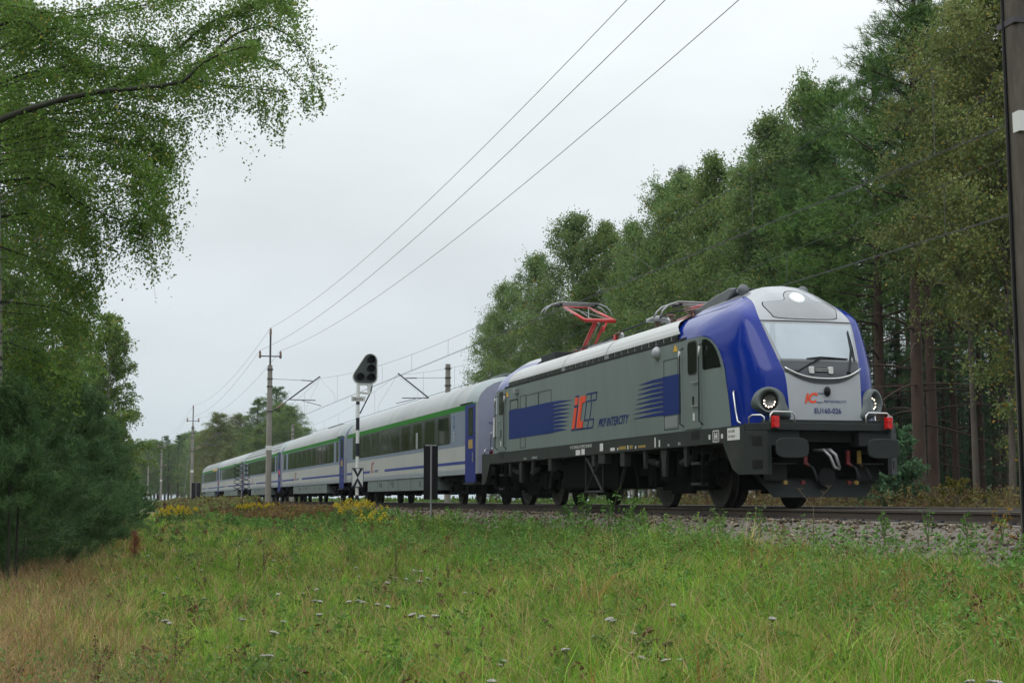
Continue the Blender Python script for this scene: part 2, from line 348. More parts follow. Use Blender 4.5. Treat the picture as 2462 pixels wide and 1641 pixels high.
b1 = stones('gravel', 72000, -62, 17, -3.75, -1.25, .070, 1)
b2 = stones('gravel', 12000, -30, 17, 1.3, 7.0, .07, 2)
b2['label'] = 'crushed stone ballast between and beyond the two tracks'

# ------------------------------------------------------------------ locomotive
LL = 20.8
loco = empty('electric_locomotive', (0, 0, 0), label='blue and grey electric locomotive leading the train with raised red pantograph', cat='locomotive')
NZ = [1.48, 1.9, 2.35, 2.62, 3.0, 3.38, 3.6, 3.8, 3.95, 4.05, 4.05]
ST = {
 'A': dict(u=[.42, .45, .52, .66, .90, 1.15, 1.35, 1.62, 2.0, 2.5, 4.3], y=[0] * 11, z=[1.48, 1.9, 2.35, 2.62, 3.0, 3.38, 3.65, 3.92, 4.12, 4.22, 4.17]),
 'A2': dict(u=[.43, .46, .53, .67, .91, 1.165, 1.36, 1.63, 2.0, 2.5, 4.33], y=[.36, .365, .37, .40, .43, .46, .45, .42, .40, .40, .40], z=[1.48, 1.9, 2.35, 2.62, 3.0, 3.38, 3.64, 3.90, 4.08, 4.17, 4.13]),
 'B': dict(u=[.47, .50, .57, .71, .95, 1.21, 1.42, 1.68, 2.0, 2.5, 4.4], y=[.70, .71, .73, .78, .85, .90, .88, .82, .77, .74, .74], z=[1.48, 1.9, 2.35, 2.62, 3.0, 3.38, 3.58, 3.76, 3.90, 3.99, 3.96]),
 'C': dict(u=[.70, .72, .79, .90, 1.12, 1.36, 1.52, 1.78, 2.1, 2.5, 4.45], y=[1.02, 1.03, 1.04, 1.06, 1.10, 1.14, 1.12, 1.05, .98, .93, .93], z=[1.48, 1.9, 2.35, 2.62, 3.0, 3.36, 3.55, 3.70, 3.79, 3.84, 3.83]),
 'D': dict(u=[1.08, 1.10, 1.16, 1.24, 1.42, 1.64, 1.82, 2.03, 2.3, 2.65, 4.3], y=[1.24, 1.25, 1.26, 1.27, 1.28, 1.28, 1.26, 1.23, 1.20, 1.17, 1.16], z=[1.48, 1.9, 2.35, 2.62, 2.98, 3.26, 3.42, 3.55, 3.64, 3.69, 3.72]),
 'E': dict(u=[1.50, 1.56, 1.66, 1.72, 1.92, 2.2, 2.42, 2.6, 2.8, 3.05, 4.0], y=[1.36, 1.37, 1.385, 1.395, 1.42, 1.45, 1.465, 1.46, 1.44, 1.42, 1.41], z=[1.48, 1.9, 2.35, 2.6, 2.95, 3.17, 3.27, 3.36, 3.42, 3.46, 3.50]),
 'F': dict(u=[1.505, 1.565, 1.665, 1.725, 1.93, 2.25, 2.56, 2.85, 3.1, 3.35, 3.76], y=[1.361, 1.371, 1.386, 1.396, 1.423, 1.460, 1.500, 1.503, 1.503, 1.503, 1.503], z=[1.48, 1.9, 2.35, 2.6, 2.945, 3.15, 3.235, 3.245, 3.25, 3.25, 3.25]),
}
K = 6
def station_grid(names):
    G = np.array([[(-a, -b, c) for a, b, c in zip(ST[k]['u'], ST[k]['y'], ST[k]['z'])] for k in names])   # near side: y negative
    G = np.stack([crom(G[i], K) for i in range(len(names))])
    return crom(G, 4)
def rearmap(v): return (-LL - v[0], v[1], v[2])
def both_ends(b, name, m, **kw):
    o = b.build(name, m, loco, **kw)
    r = b.mapped(rearmap, True).build(name, m, loco, **kw); return o, r
front = station_grid(['A', 'A2', 'B'])              # centre line to panel edge
shell = station_grid(['B', 'C', 'D', 'E', 'F'])
def rows(G, a, b): return [[tuple(p) for p in r[a:b + 1]] for r in G]
def patch(G, a, b, off=0.0):
    h = MB().grid(rows(G, a, b)); f = MB(); f.join(h); f.join(h.mirror_y())
    if off: f = f.mapped(lambda v: (v[0] + off, v[1], v[2]))
    return f
both_ends(patch(shell, 0, 10 * K), 'cab_shell', 'loco_blue', smooth=True, weld=True)
both_ends(patch(front, 0, 2 * K + 1), 'nose_panel', 'silver', smooth=True, weld=True)
both_ends(patch(front, 2 * K + 1, 3 * K), 'nose_recess', 'nose_dark', smooth=True, weld=True)
both_ends(patch(front, 3 * K, 5 * K), 'window_frame', 'silver_grey', smooth=True, weld=True)
both_ends(patch(front, 5 * K, 10 * K), 'cab_hood', 'silver', smooth=True, weld=True)
# pieces laid on the nose surface: sample it at (y, z)
FG = np.array(front)                                  # [station][row][xyz], y from 0 to -.9
def nose_at(y, z):
    a = abs(y); best = []
    for r in range(FG.shape[1]):
        best.append((np.interp(a, -FG[:, r, 1], FG[:, r, 0]), np.interp(a, -FG[:, r, 1], FG[:, r, 2])))
    best = np.array(best[:10 * K - 2]); return float(np.interp(z, best[:, 1], best[:, 0]))
def subdiv(poly, step=.07):
    o = []
    for a, c in zip(poly, poly[1:] + poly[:1]):
        k = max(1, int(math.hypot(c[0] - a[0], c[1] - a[1]) / step)); o += [(a[0] + (c[0] - a[0]) * i / k, a[1] + (c[1] - a[1]) * i / k) for i in range(k)]
    return o
def on_nose(poly, off=.006, sub=1):                   # poly (y, z) convex-ish -> fan from centre with rings
    poly = subdiv(list(poly)); cyy = sum(p[0] for p in poly) / len(poly); cz = sum(p[1] for p in poly) / len(poly); n = len(poly); rings = 16
    vs = []
    for k in range(rings + 1):
        t = 1 - k / rings
        vs += [(nose_at(cyy + (p[0] - cyy) * t, cz + (p[1] - cz) * t) + off, cyy + (p[0] - cyy) * t, cz + (p[1] - cz) * t) for p in poly]
    fs = [(k * n + i, k * n + (i + 1) % n, (k + 1) * n + (i + 1) % n, (k + 1) * n + i) for k in range(rings) for i in range(n)]
    return MB().add(vs, fs)
def trap(y0, y1, z0, z1, r):                          # rounded trapezoid, half widths y0 (bottom) y1 (top)
    P = rrect(-1, 1, z0, z1, r, 5)
    o = []
    for a, z in P:
        h = y0 + (y1 - y0) * (z - z0) / (z1 - z0); s_ = 1 if a > 0 else -1; o.append((s_ * (h - (1 - abs(a))), z))
    return o
ws_o = on_nose(trap(.79, .89, 2.63, 3.385, .04), .004)
ws, _ = both_ends(ws_o, 'windshield_surround', 'silver_grey', smooth=True)
both_ends(on_nose(trap(.735, .868, 2.665, 3.35, .035), .009), 'windshield', 'windshield', smooth=True)
both_ends(on_nose(trap(.75, .77, 2.625, 2.66, .015), .012), 'windshield_seal', 'nose_dark', smooth=True)
both_ends(on_nose(trap(.905, .90, 3.395, 3.415, .005), .007), 'panel_gap', 'black')
gp = [(-.66, 3.80), (-.70, 3.72), (-.64, 3.55), (-.56, 3.475), (0, 3.455), (.56, 3.475), (.66, 3.55), (.72, 3.70), (.66, 3.80), (.30, 3.83), (.24, 3.93), (.14, 4.02), (0, 4.05), (-.14, 4.02), (-.24, 3.93), (-.30, 3.83)]
gps = [tuple(p) for p in crom(np.array(gp + gp[:1]), 3)[:-1]]
both_ends(on_nose([(y * 1.025, 3.74 + (z - 3.74) * 1.045) for y, z in gps], .005), 'light_panel_seam', 'black', smooth=True)
both_ends(on_nose(gps, .010), 'light_panel', 'silver_grey', smooth=True)
tlc = (nose_at(0, 3.88), 0, 3.88)
b = MB(); b.lathe((0, 0, 0), [(0, .03), (.13, .03), (.15, .02), (.16, -.04)], 'x', 24)
def tilt(b, c, ang): 
    mt = Matrix.Translation(c) @ Matrix.Rotation(-ang, 4, 'Y'); return b.mapped(lambda v: tuple(mt @ Vector(v)))
both_ends(tilt(b, tlc, R(42)), 'top_headlight', 'lamp_soft', smooth=True)
b = MB()
for yy, zz in ((-.06, .05), (-.02, .01), (-.07, -.02), (.0, -.05), (-.03, -.08), (.04, .04), (.05, -.04)): b.sphere((.035, yy, zz), .012, .026, .026, 8, 6)
tilt(b, tlc, R(42)).build('lamp_bulb', 'lamp_lit', loco)
# curved grab rail below the windshield with its dark recess
rc = [(y, 2.30 + .20 * (abs(y) / .74) ** 2.6) for y in np.linspace(-.74, .74, 22)]
low = [(y, 2.21 + .22 * (abs(y) / .705) ** 2.4) for y in np.linspace(.705, -.705, 22)]
both_ends(MB().tube([(nose_at(y, z) + .06, y, z) for y, z in rc], .017, 8), 'grab_rail', 'chrome', smooth=True)
top = [(y, 2.62) for y in np.linspace(-.76, .76, 12)]
both_ends(on_nose(top + low, .014), 'recess_panel', 'recess_grey', smooth=True)
b = MB()
for yy in (-.2, .25): b.cyl((nose_at(yy, 2.24) , yy, 2.24), (nose_at(yy, 2.31) + .06, yy, 2.31), .012)
both_ends(b, 'rail_bracket', 'nose_dark')
# small rectangular marker lights
for yy in (-.24, .13):
    b = MB(); b.prism(rrect(yy - .042, yy + .042, 2.39, 2.52, .02), 'x', nose_at(0, 2.46), nose_at(0, 2.46) + .07); b.build('marker_light', 'white_paint', loco, bevel=.006)
b = MB(); b.box(nose_at(0, 2.46) + .01, nose_at(0, 2.46) + .05, -.18, .07, 2.43, 2.50); b.build('number_slot', 'black', loco)
b = MB()
for zz in (2.445, 2.48): b.box(nose_at(0, 2.46) + .051, nose_at(0, 2.46) + .055, -.175, .065, zz - .006, zz + .006)
b.build('slot_bar', 'chrome', loco)
# wipers
def wiper(p, q, blade):
    w = MB(); w.tube([(nose_at(*p) + .03, *p), (nose_at(*q) + .05, *q)], .014, 6); w.sphere((nose_at(*p) + .02, *p), .04, .04, .04)
    a, c = blade; w.tube([(nose_at(*a) + .03, *a), (nose_at(*q) + .045, *q), (nose_at(*c) + .03, *c)], [.010, .018, .010], 6); w.build('wiper', 'black', loco)
wiper((-.52, 2.42), (0.02, 2.70), ((-.26, 2.675), (.56, 2.685)))
wiper((.50, 2.42), (.72, 2.90), ((.70, 2.64), (.76, 3.24)))
# front camera bump
b = MB(); b.sphere((nose_at(.02, 2.08) + .03, .02, 2.07), .06, .06, .09); b.build('front_camera', 'black', loco, smooth=True)
# headlights in oval grey housings on the blue corners
def headlight(sg):
    c = Vector((-.655, sg * 1.0, 1.89)); yaw = R(34) * sg
    mt = Matrix.Translation(c) @ Matrix.Rotation(yaw, 4, 'Z') @ Matrix.Rotation(R(-6), 4, 'Y')
    n = 28
    def ring(ry, rz, x, dy=0, dz=0, tail=0):
        o = []
        for i in range(n):
            a = 2 * math.pi * i / n; yy = ry * math.cos(a); zz = rz * math.sin(a)
            if tail and zz < 0: yy -= sg * tail * (-zz / rz) ** 1.5   # teardrop towards the nose, down and inwards
            o.append(tuple(mt @ Vector((x, yy + dy, zz + dz))))
        return o
    rings = [ring(.34, .31, -.16, sg * .03, -.03, .30), ring(.30, .285, .02, sg * .02, -.02, .28), ring(.245, .245, .09, 0, 0, .14), ring(.19, .20, .10), ring(.172, .185, .085), ring(.15, .165, .0)]
    h = MB(); h.add([p for r_ in rings for p in r_], [(k * n + i, (k + 1) * n + i, (k + 1) * n + (i + 1) % n, k * n + (i + 1) % n) for k in range(5) for i in range(n)])
    ho = h.build('headlight', 'lamp_housing', loco, smooth=True)
    d = MB(); r_ = ring(.152, .166, .0); d.add(r_, [tuple(range(n))]); d.build('lamp_recess', 'black', ho)
    d = MB(); d.mapped
    q = MB(); q.lathe((0, 0, 0), [(.115, .025), (.10, .012), (0, .006)], 'x', 18)
    q.mapped(lambda v: tuple(mt @ Vector(v))).build('reflector', 'reflector', ho, smooth=True)
    l_ = MB()
    for k in range(7):
        a = R(165 + 32 * k) if sg < 0 else R(-80 + 42 * k)
        l_.sphere((.022, .095 * math.cos(a) - .0, .095 * math.sin(a) - .01), .008, .0125, .0125, 8, 6)
    l_.mapped(lambda v: tuple(mt @ Vector(v))).build('lamp_bulb', 'lamp_lit', ho)
headlight(-1); headlight(1)
# nose lettering
def nose_text(body, size, y, z, m, sx=1., shear=0, bold=0., name='lettering'):
    x = nose_at(y + .2, z + size * .35); t = text(name, body, size, (x + .012, y, z), (R(90 - 4), 0, R(90)), m, loco, shear=shear, sx=sx, bold=bold); return t
nose_text('EU160-026', .135, -.25, 1.68, 'paint_blue', .86, bold=.001, name='running_number')
nose_text('PKP INTERCITY', .065, -.06, 1.87, 'paint_blue', 1.0, .35)
nose_text('iC', .245, -.42, 1.87, 'orange', .95, .3, .010, 'logo')
b = MB()
for y0, z0, w in ((-.16, 2.03, .16), (-.20, 1.87, .12)): b.box(nose_at(0, z0) + .008, nose_at(0, z0) + .012, y0, y0 + w, z0, z0 + .012)
b.build('logo_outline', 'paint_blue', loco)

# body sides (near and far)
Ecv = crom(np.array(list(zip(ST['F']['u'], ST['F']['y'], ST['F']['z'])))[:7], 4)
poly = [(-2.6, 1.48), (-2.6, 3.25)]
G = [[(-(u + (2.61 - u) * t), -(y + (1.4975 - y) * t) - .0, z) for t in np.linspace(0, 1, 6)] for u, y, z in Ecv]
cs_ = MB().grid(G); both_ends(cs_, 'cab_side', 'loco_grey', smooth=True); both_ends(cs_.mirror_y(), 'cab_side', 'loco_grey', smooth=True)
def cab_y(u, z):
    ue, ye = float(np.interp(z, Ecv[:, 2], Ecv[:, 0])), float(np.interp(z, Ecv[:, 2], Ecv[:, 1])); return ye + (1.4975 - ye) * max(0, (u - ue) / max(.01, 2.61 - ue))
poly = poly + [(-LL - x, z) for x, z in reversed(poly)]
for sg in (-1, 1):
    MB().prism(poly, 'y', sg * 1.497, sg * 1.44).build('side_wall', 'loco_grey', loco, weld=True)
b = MB(); b.box(-LL + .68, -.68, -1.49, 1.49, 1.18, 1.475); b.build('sill_beam', 'loco_dark', loco, bevel=.01)
b = MB(); b.box(-LL + 2.6, -2.6, -1.40, 1.40, 1.47, 3.2); b.box(-LL + 4.2, -4.2, -.8, .8, 3.2, 3.72); b.build('machine_room', 'black', loco)
b = MB(); b.box(-LL + 3.4, -3.4, -1.505, 1.505, 3.252, 3.30); b.build('black_strip', 'black', loco)
# roof in three white curved panels with a row of dark grilles underneath
segs = [(3.70, 8.33), (8.40, 11.70), (11.77, LL - 3.70)]
shp = [(1.50, 3.40), (1.485, 3.47), (1.43, 3.58), (1.33, 3.68), (1.18, 3.76), (1.02, 3.815), (.86, 3.83), (.86, 3.74), (0, 3.74)]
for a, c in segs:
    sec = [(y, z) for y, z in shp]; full = [(-y, z) for y, z in sec] + [(y, z) for y, z in reversed(sec[:-1])]
    G = [[(-u + (0.0 if 4.1 < u < LL - 4.1 else (-.70 if u < 5 else .70) * max(0, (z - 3.4) / .43)), y, z) for y, z in full] for u in (a, a + .02, c - .02, c)]
    r_ = MB().grid(G); r_.build('roof_panel', 'roof_white', loco, smooth=False, bevel=0)
    b = MB(); n_ = int((c - a) / .44)
    for i in range(n_):
        x0 = a + .12 + (c - a - .2) * i / n_
        b.box(-x0 - .34, -x0, -1.507, -1.49, 3.315, 3.395)
    b.build('roof_grille', 'glass_tint', loco); b.mirror_y().build('roof_grille', 'glass_tint', loco)
b = MB(); b.box(-LL + 4, -4, -1.49, 1.49, 3.30, 3.405); b.build('gutter', 'silver_grey', loco)
for u in (8.365, 11.735):
    b = MB()
    for k in range(len(shp) - 3):
        pass
    b.grid([[(-u - d, y * 1.004, z + .006) for y, z in shp[:7]] for d in (-.05, .05)]); b.join(b.mirror_y()); b.build('roof_joint', 'roof_white', loco)
ST3 = {'bl_front': 1}
# near-side panels, doors, windows, markings
def sp(name, poly, m, off=.004, parent=loco, both=False, **kw):
    b = MB(); b.prism(poly, 'y', -1.4985 - off, -1.46)
    if both: b.join(b.mirror_y())
    return b.build(name, m, parent, **kw)
def outline(name, x0, x1, z0, z1, m='loco_dark', w=.012, off=.004):
    b = MB()
    for a in ((x0, x0 + w, z0, z1), (x1 - w, x1, z0, z1), (x0, x1, z1 - w, z1), (x0, x1, z0, z0 + w)): b.box(a[0], a[1], -1.4985 - off, -1.47, a[2], a[3])
    return b.build(name, m, loco)
for rear in (False, True):
    X = (lambda u: -LL + u) if rear else (lambda u: -u)
    def rec(u0, u1): a, c = X(u0), X(u1); return (min(a, c), max(a, c))
    x0, x1 = rec(2.66, 3.50)
    for sd in (-1, 1):
        def mb(b): return b if sd < 0 else b.mirror_y()
        d = MB(); d.prism(rrect(x0, x1, 1.50, 3.23, .03), 'y', -1.512, -1.46); dr = mb(d).build('cab_door', 'loco_grey', loco, bevel=.008)
        a, c = rec(2.84, 3.26); q = MB(); q.prism(rrect(a - .03, c + .03, 2.54, 3.19, .09), 'y', -1.520, -1.50); mb(q).build('window_seal', 'rubber', dr)
        q = MB(); q.prism(rrect(a, c, 2.57, 3.16, .07), 'y', -1.525, -1.51); mb(q).build('door_window', 'glass', dr)
        a, c = rec(2.98, 3.07); q = MB(); q.box(a, c, -1.518, -1.50, 1.92, 2.12); mb(q).build('door_lock', 'black', dr)
        a, c = rec(2.72, 3.02)
        for hz_ in (1.93, 2.38): q = MB(); q.tube([(a, -1.55, hz_), (c, -1.55, hz_)], .012); mb(q).build('handle', 'chrome', dr)
        q = MB(); a, c = rec(2.96, 3.05); q.box(a, c, -1.516, -1.50, 1.66, 1.80); mb(q).build('door_sticker', 'white_paint', dr)
    for u in (2.58, 3.58):
        q = MB(); q.tube([(X(u), -1.50, 3.10), (X(u), -1.57, 3.05), (X(u), -1.575, 1.62), (X(u), -1.50, 1.57)], .014); q.build('door_handrail', 'strut_grey', loco, smooth=True)
    for u in (2.56, 3.6):
        q = MB(); q.tube([(X(u) - .02, -1.57, 2.86), (X(u) + .03, -1.575, 3.04)], .024); q.build('handrail_grip', 'white_paint', loco, smooth=True)
    q = MB(); cw = subdiv([(2.57, 3.17), (2.42, 3.17), (2.28, 3.12), (2.15, 3.04), (2.03, 2.92), (1.93, 2.76), (1.86, 2.60), (2.2, 2.60), (2.53, 2.595), (2.565, 2.63)]); cc_ = (2.3, 2.85); nn_ = len(cw); vs_ = []
    for k_ in range(7):
        t_ = 1 - k_ / 6; vs_ += [(X(cc_[0] + (u - cc_[0]) * t_), -cab_y(cc_[0] + (u - cc_[0]) * t_, cc_[1] + (z - cc_[1]) * t_) - .008, cc_[1] + (z - cc_[1]) * t_) for u, z in cw]
    q.add(vs_, [(k_ * nn_ + i, k_ * nn_ + (i + 1) % nn_, (k_ + 1) * nn_ + (i + 1) % nn_, (k_ + 1) * nn_ + i) for k_ in range(6) for i in range(nn_)]); q.build('cab_side_window', 'glass', loco); q.mirror_y().build('cab_side_window', 'glass', loco)
    a, c = rec(2.80, 3.22); q = MB(); q.box(a, c, -1.494, -1.45, 1.30, 1.44); q.build('foot_opening', 'black', loco)
    for z in (.43, .82): 
        q = MB(); q.box(a, c, -1.50, -1.32, z, z + .05); q.build('step', 'strut_grey', loco)
    for xx in (a - .04, c): q = MB(); q.box(xx, xx + .04, -1.45, -1.40, .42, 1.18); q.build('step_bracket', 'underframe', loco)
# bright hatches
outline('hatch_outline', -4.65, -3.86, 1.54, 2.95)
sp('hatch_panel', [(-4.62, 1.58), (-3.90, 1.58), (-3.90, 1.80), (-4.62, 1.80)], 'silver_grey', .0045)
sp('blue_panel', [(-4.69, 1.83), (-3.73, 1.83), (-3.73, 2.62), (-4.69, 2.62)], 'paint_blue', .0055)
sp('blue_panel', [(-16.93, 1.82), (-12.57, 1.82), (-12.57, 2.61), (-16.93, 2.61)], 'paint_blue', .0055)
b = MB(); b2_ = MB()
for i in range(8):
    z0 = 2.62 - i * .0988; z1 = z0 - .0988
    tip = -6.15 - .055 * i
    b.prism([(-4.68, z0 - .008), (-4.68, z1 + .014), (-5.3, z1 + .022), (tip, z1 + .036), (-5.3, z0 - .014)], 'y', -1.504, -1.47)
    tp = -10.98 - .06 * i
    b2_.prism([(-12.58, z0 - .018), (-12.0, z0 - .024), (tp, z1 + .026), (-12.0, z1 + .012), (-12.58, z1 + .004)], 'y', -1.504, -1.47)
b.build('speed_stripe', 'paint_blue', loco); b2_.build('speed_stripe', 'paint_blue', loco)
for a, c, z0, z1 in ((-16.75, -15.95, 2.62, 2.88), (-15.75, -15.2, 1.54, 2.95), (-15.1, -13.95, 2.20, 2.93), (-13.9, -12.75, 2.20, 2.93), (-16.85, -16.0, 2.2, 2.9)): outline('hatch_outline', a, c, z0, z1, w=.010, off=.006)
# large logo: orange i and C, blue outline echoes
def slant(pts, x0, z0, k=.42): return [(x0 + x + (z) * k, z0 + z) for x, z in pts]
lx, lz = -11.0, 1.82
blue = MB(); orr = MB()
def lp(mb, pts, off): mb.prism(slant(pts, lx, lz), 'y', -1.4985 - off, -1.47)
lp(orr, [(.02, .02), (.24, .02), (.24, .52), (.02, .52)], .010); lp(orr, [(.02, .58), (.24, .58), (.24, .76), (.02, .76)], .010)
lp(blue, [(-.03, -.02), (.27, -.02), (.27, .02), (-.03, .02)], .007); lp(blue, [(.25, .0), (.29, .0), (.29, .54), (.25, .54)], .007); lp(blue, [(-.02, .53), (.27, .53), (.27, .57), (-.02, .57)], .007); lp(blue, [(-.0, .77), (.27, .77), (.27, .80), (0, .80)], .007)
lp(orr, [(.38, .08), (.44, .02), (.86, .02), (.86, .17), (.62, .19), (.62, .60), (.86, .62), (.86, .76), (.44, .76), (.38, .70)], .010)
lp(blue, [(.36, -.02), (.92, -.02), (.92, .01), (.36, .01)], .007)
for k in range(2):
    o_ = .93 + .40 * k; w = .03
    for q in ([(o_, .17), (o_ + .03, .17), (o_ + .03, .62), (o_, .62)], [(o_ - .07, .77), (o_ + .33, .77), (o_ + .33, .80), (o_ - .07, .80)], [(o_, .60), (o_ + .33, .60), (o_ + .33, .63), (o_, .63)],
              [(o_, .17), (o_ + .33, .17), (o_ + .33, .20), (o_, .20)], [(o_ - .10, -.02), (o_ + .33, -.02), (o_ + .33, .01), (o_ - .10, .01)], [(o_ + .31, .62), (o_ + .34, .62), (o_ + .34, .79), (o_ + .31, .79)], [(o_ + .31, 0), (o_ + .34, 0), (o_ + .34, .18), (o_ + .31, .18)]):
        lp(blue, q, .007)
blue.build('logo_outline', 'paint_blue', loco); orr.build('logo', 'orange', loco)
text('lettering', 'PKP INTERCITY', .265, (-8.93, -1.503, 1.80), SIDE, 'paint_blue', loco, shear=.42, sx=1.12, bold=.004)
for tx, sz, x, z, sxx in (('91 51 5370 026-2 PL-PKPIC EU160-026', .105, -11.15, 1.365, 1.0), ('NEWAG', .07, -16.6, 1.64, 1.2), ('A  mb L ot I', .10, -14.6, 1.22, 1.), ('DB - 150', .07, -15.4, 1.22, 1), ('100 t', .06, -4.5, 1.22, 1), ('82 t', .08, -3.9, 1.22, 1)):
    text('lettering', tx, sz, (x, -1.494, z), SIDE, 'white_paint' if z < 1.5 else 'paint_blue', loco, sx=sxx, extrude=.001)
b = MB()
for a, c, z0, z1 in ((-10.7, -10.35, 1.205, 1.33), (-10.25, -10.0, 1.205, 1.34), (-8.85, -8.62, 1.25, 1.42), (-8.1, -7.8, 1.23, 1.30), (-7.62, -7.56, 1.23, 1.29), (-6.95, -6.88, 1.23, 1.32), (-6.45, -6.38, 1.23, 1.29), (-5.25, -5.18, 1.22, 1.42), (-5.0, -4.93, 1.22, 1.36), (-2.32, -2.24, 1.27, 1.36), (-1.72, -1.63, 1.27, 1.35)): b = MB(); b.box(a, c, -1.494, -1.48, z0, z1); b.build('stencil_mark', 'white_paint', loco)
for a, c, z1 in ((-7.5, -7.05, 1.31), (-6.8, -6.6, 1.31), (-6.25, -5.8, 1.29)): b = MB(); b.box(a, c, -1.494, -1.48, 1.24, z1); b.build('stencil_mark', 'faded_yellow', loco)
text('lettering', 'REV 2 2023', .06, (-1.36, -1.4985, 1.36), SIDE, 'black', loco)
b = MB(); b.box(-1.42, -.86, -1.496, -1.48, 1.22, 1.44); b.build('white_plate', 'white_paint', loco)
text('lettering', 'EX 25.06.25', .06, (-1.36, -1.4985, 1.27), SIDE, 'black', loco)
b = MB(); 
for a in ((-2.12, -2.10, 1.21, 1.43), (-1.84, -1.82, 1.21, 1.43), (-2.12, -1.82, 1.41, 1.43), (-2.12, -1.82, 1.21, 1.23), (-2.04, -2.0, 1.25, 1.39), (-1.94, -1.90, 1.25, 1.39), (-2.0, -1.94, 1.30, 1.34)): b.box(a[0], a[1], -1.494, -1.48, a[2], a[3])
b.build('stencil_mark', 'white_paint', loco)
sp('warning_sign', [(-4.10, 3.07), (-3.86, 3.07), (-3.96, 3.20), (-4.0, 3.20)], 'yellow', .006); sp('warning_sign', [(-17.25, 3.02), (-17.0, 3.02), (-17.10, 3.15), (-17.15, 3.15)], 'yellow', .006)
sp('paper_notice', [(-18.75, 1.95), (-18.45, 1.95), (-18.42, 2.5), (-18.68, 2.5)], 'white_paint', .006)
b = MB(); b.sphere((-5.0, -1.50, 3.13), .14, .12, .14); b.build('side_camera_dome', 'silver', loco, smooth=True)
b = MB(); b.box(-16.15, -15.93, -1.60, -1.49, 3.02, 3.17); b.build('side_mirror_camera', 'silver_grey', loco, bevel=.01)
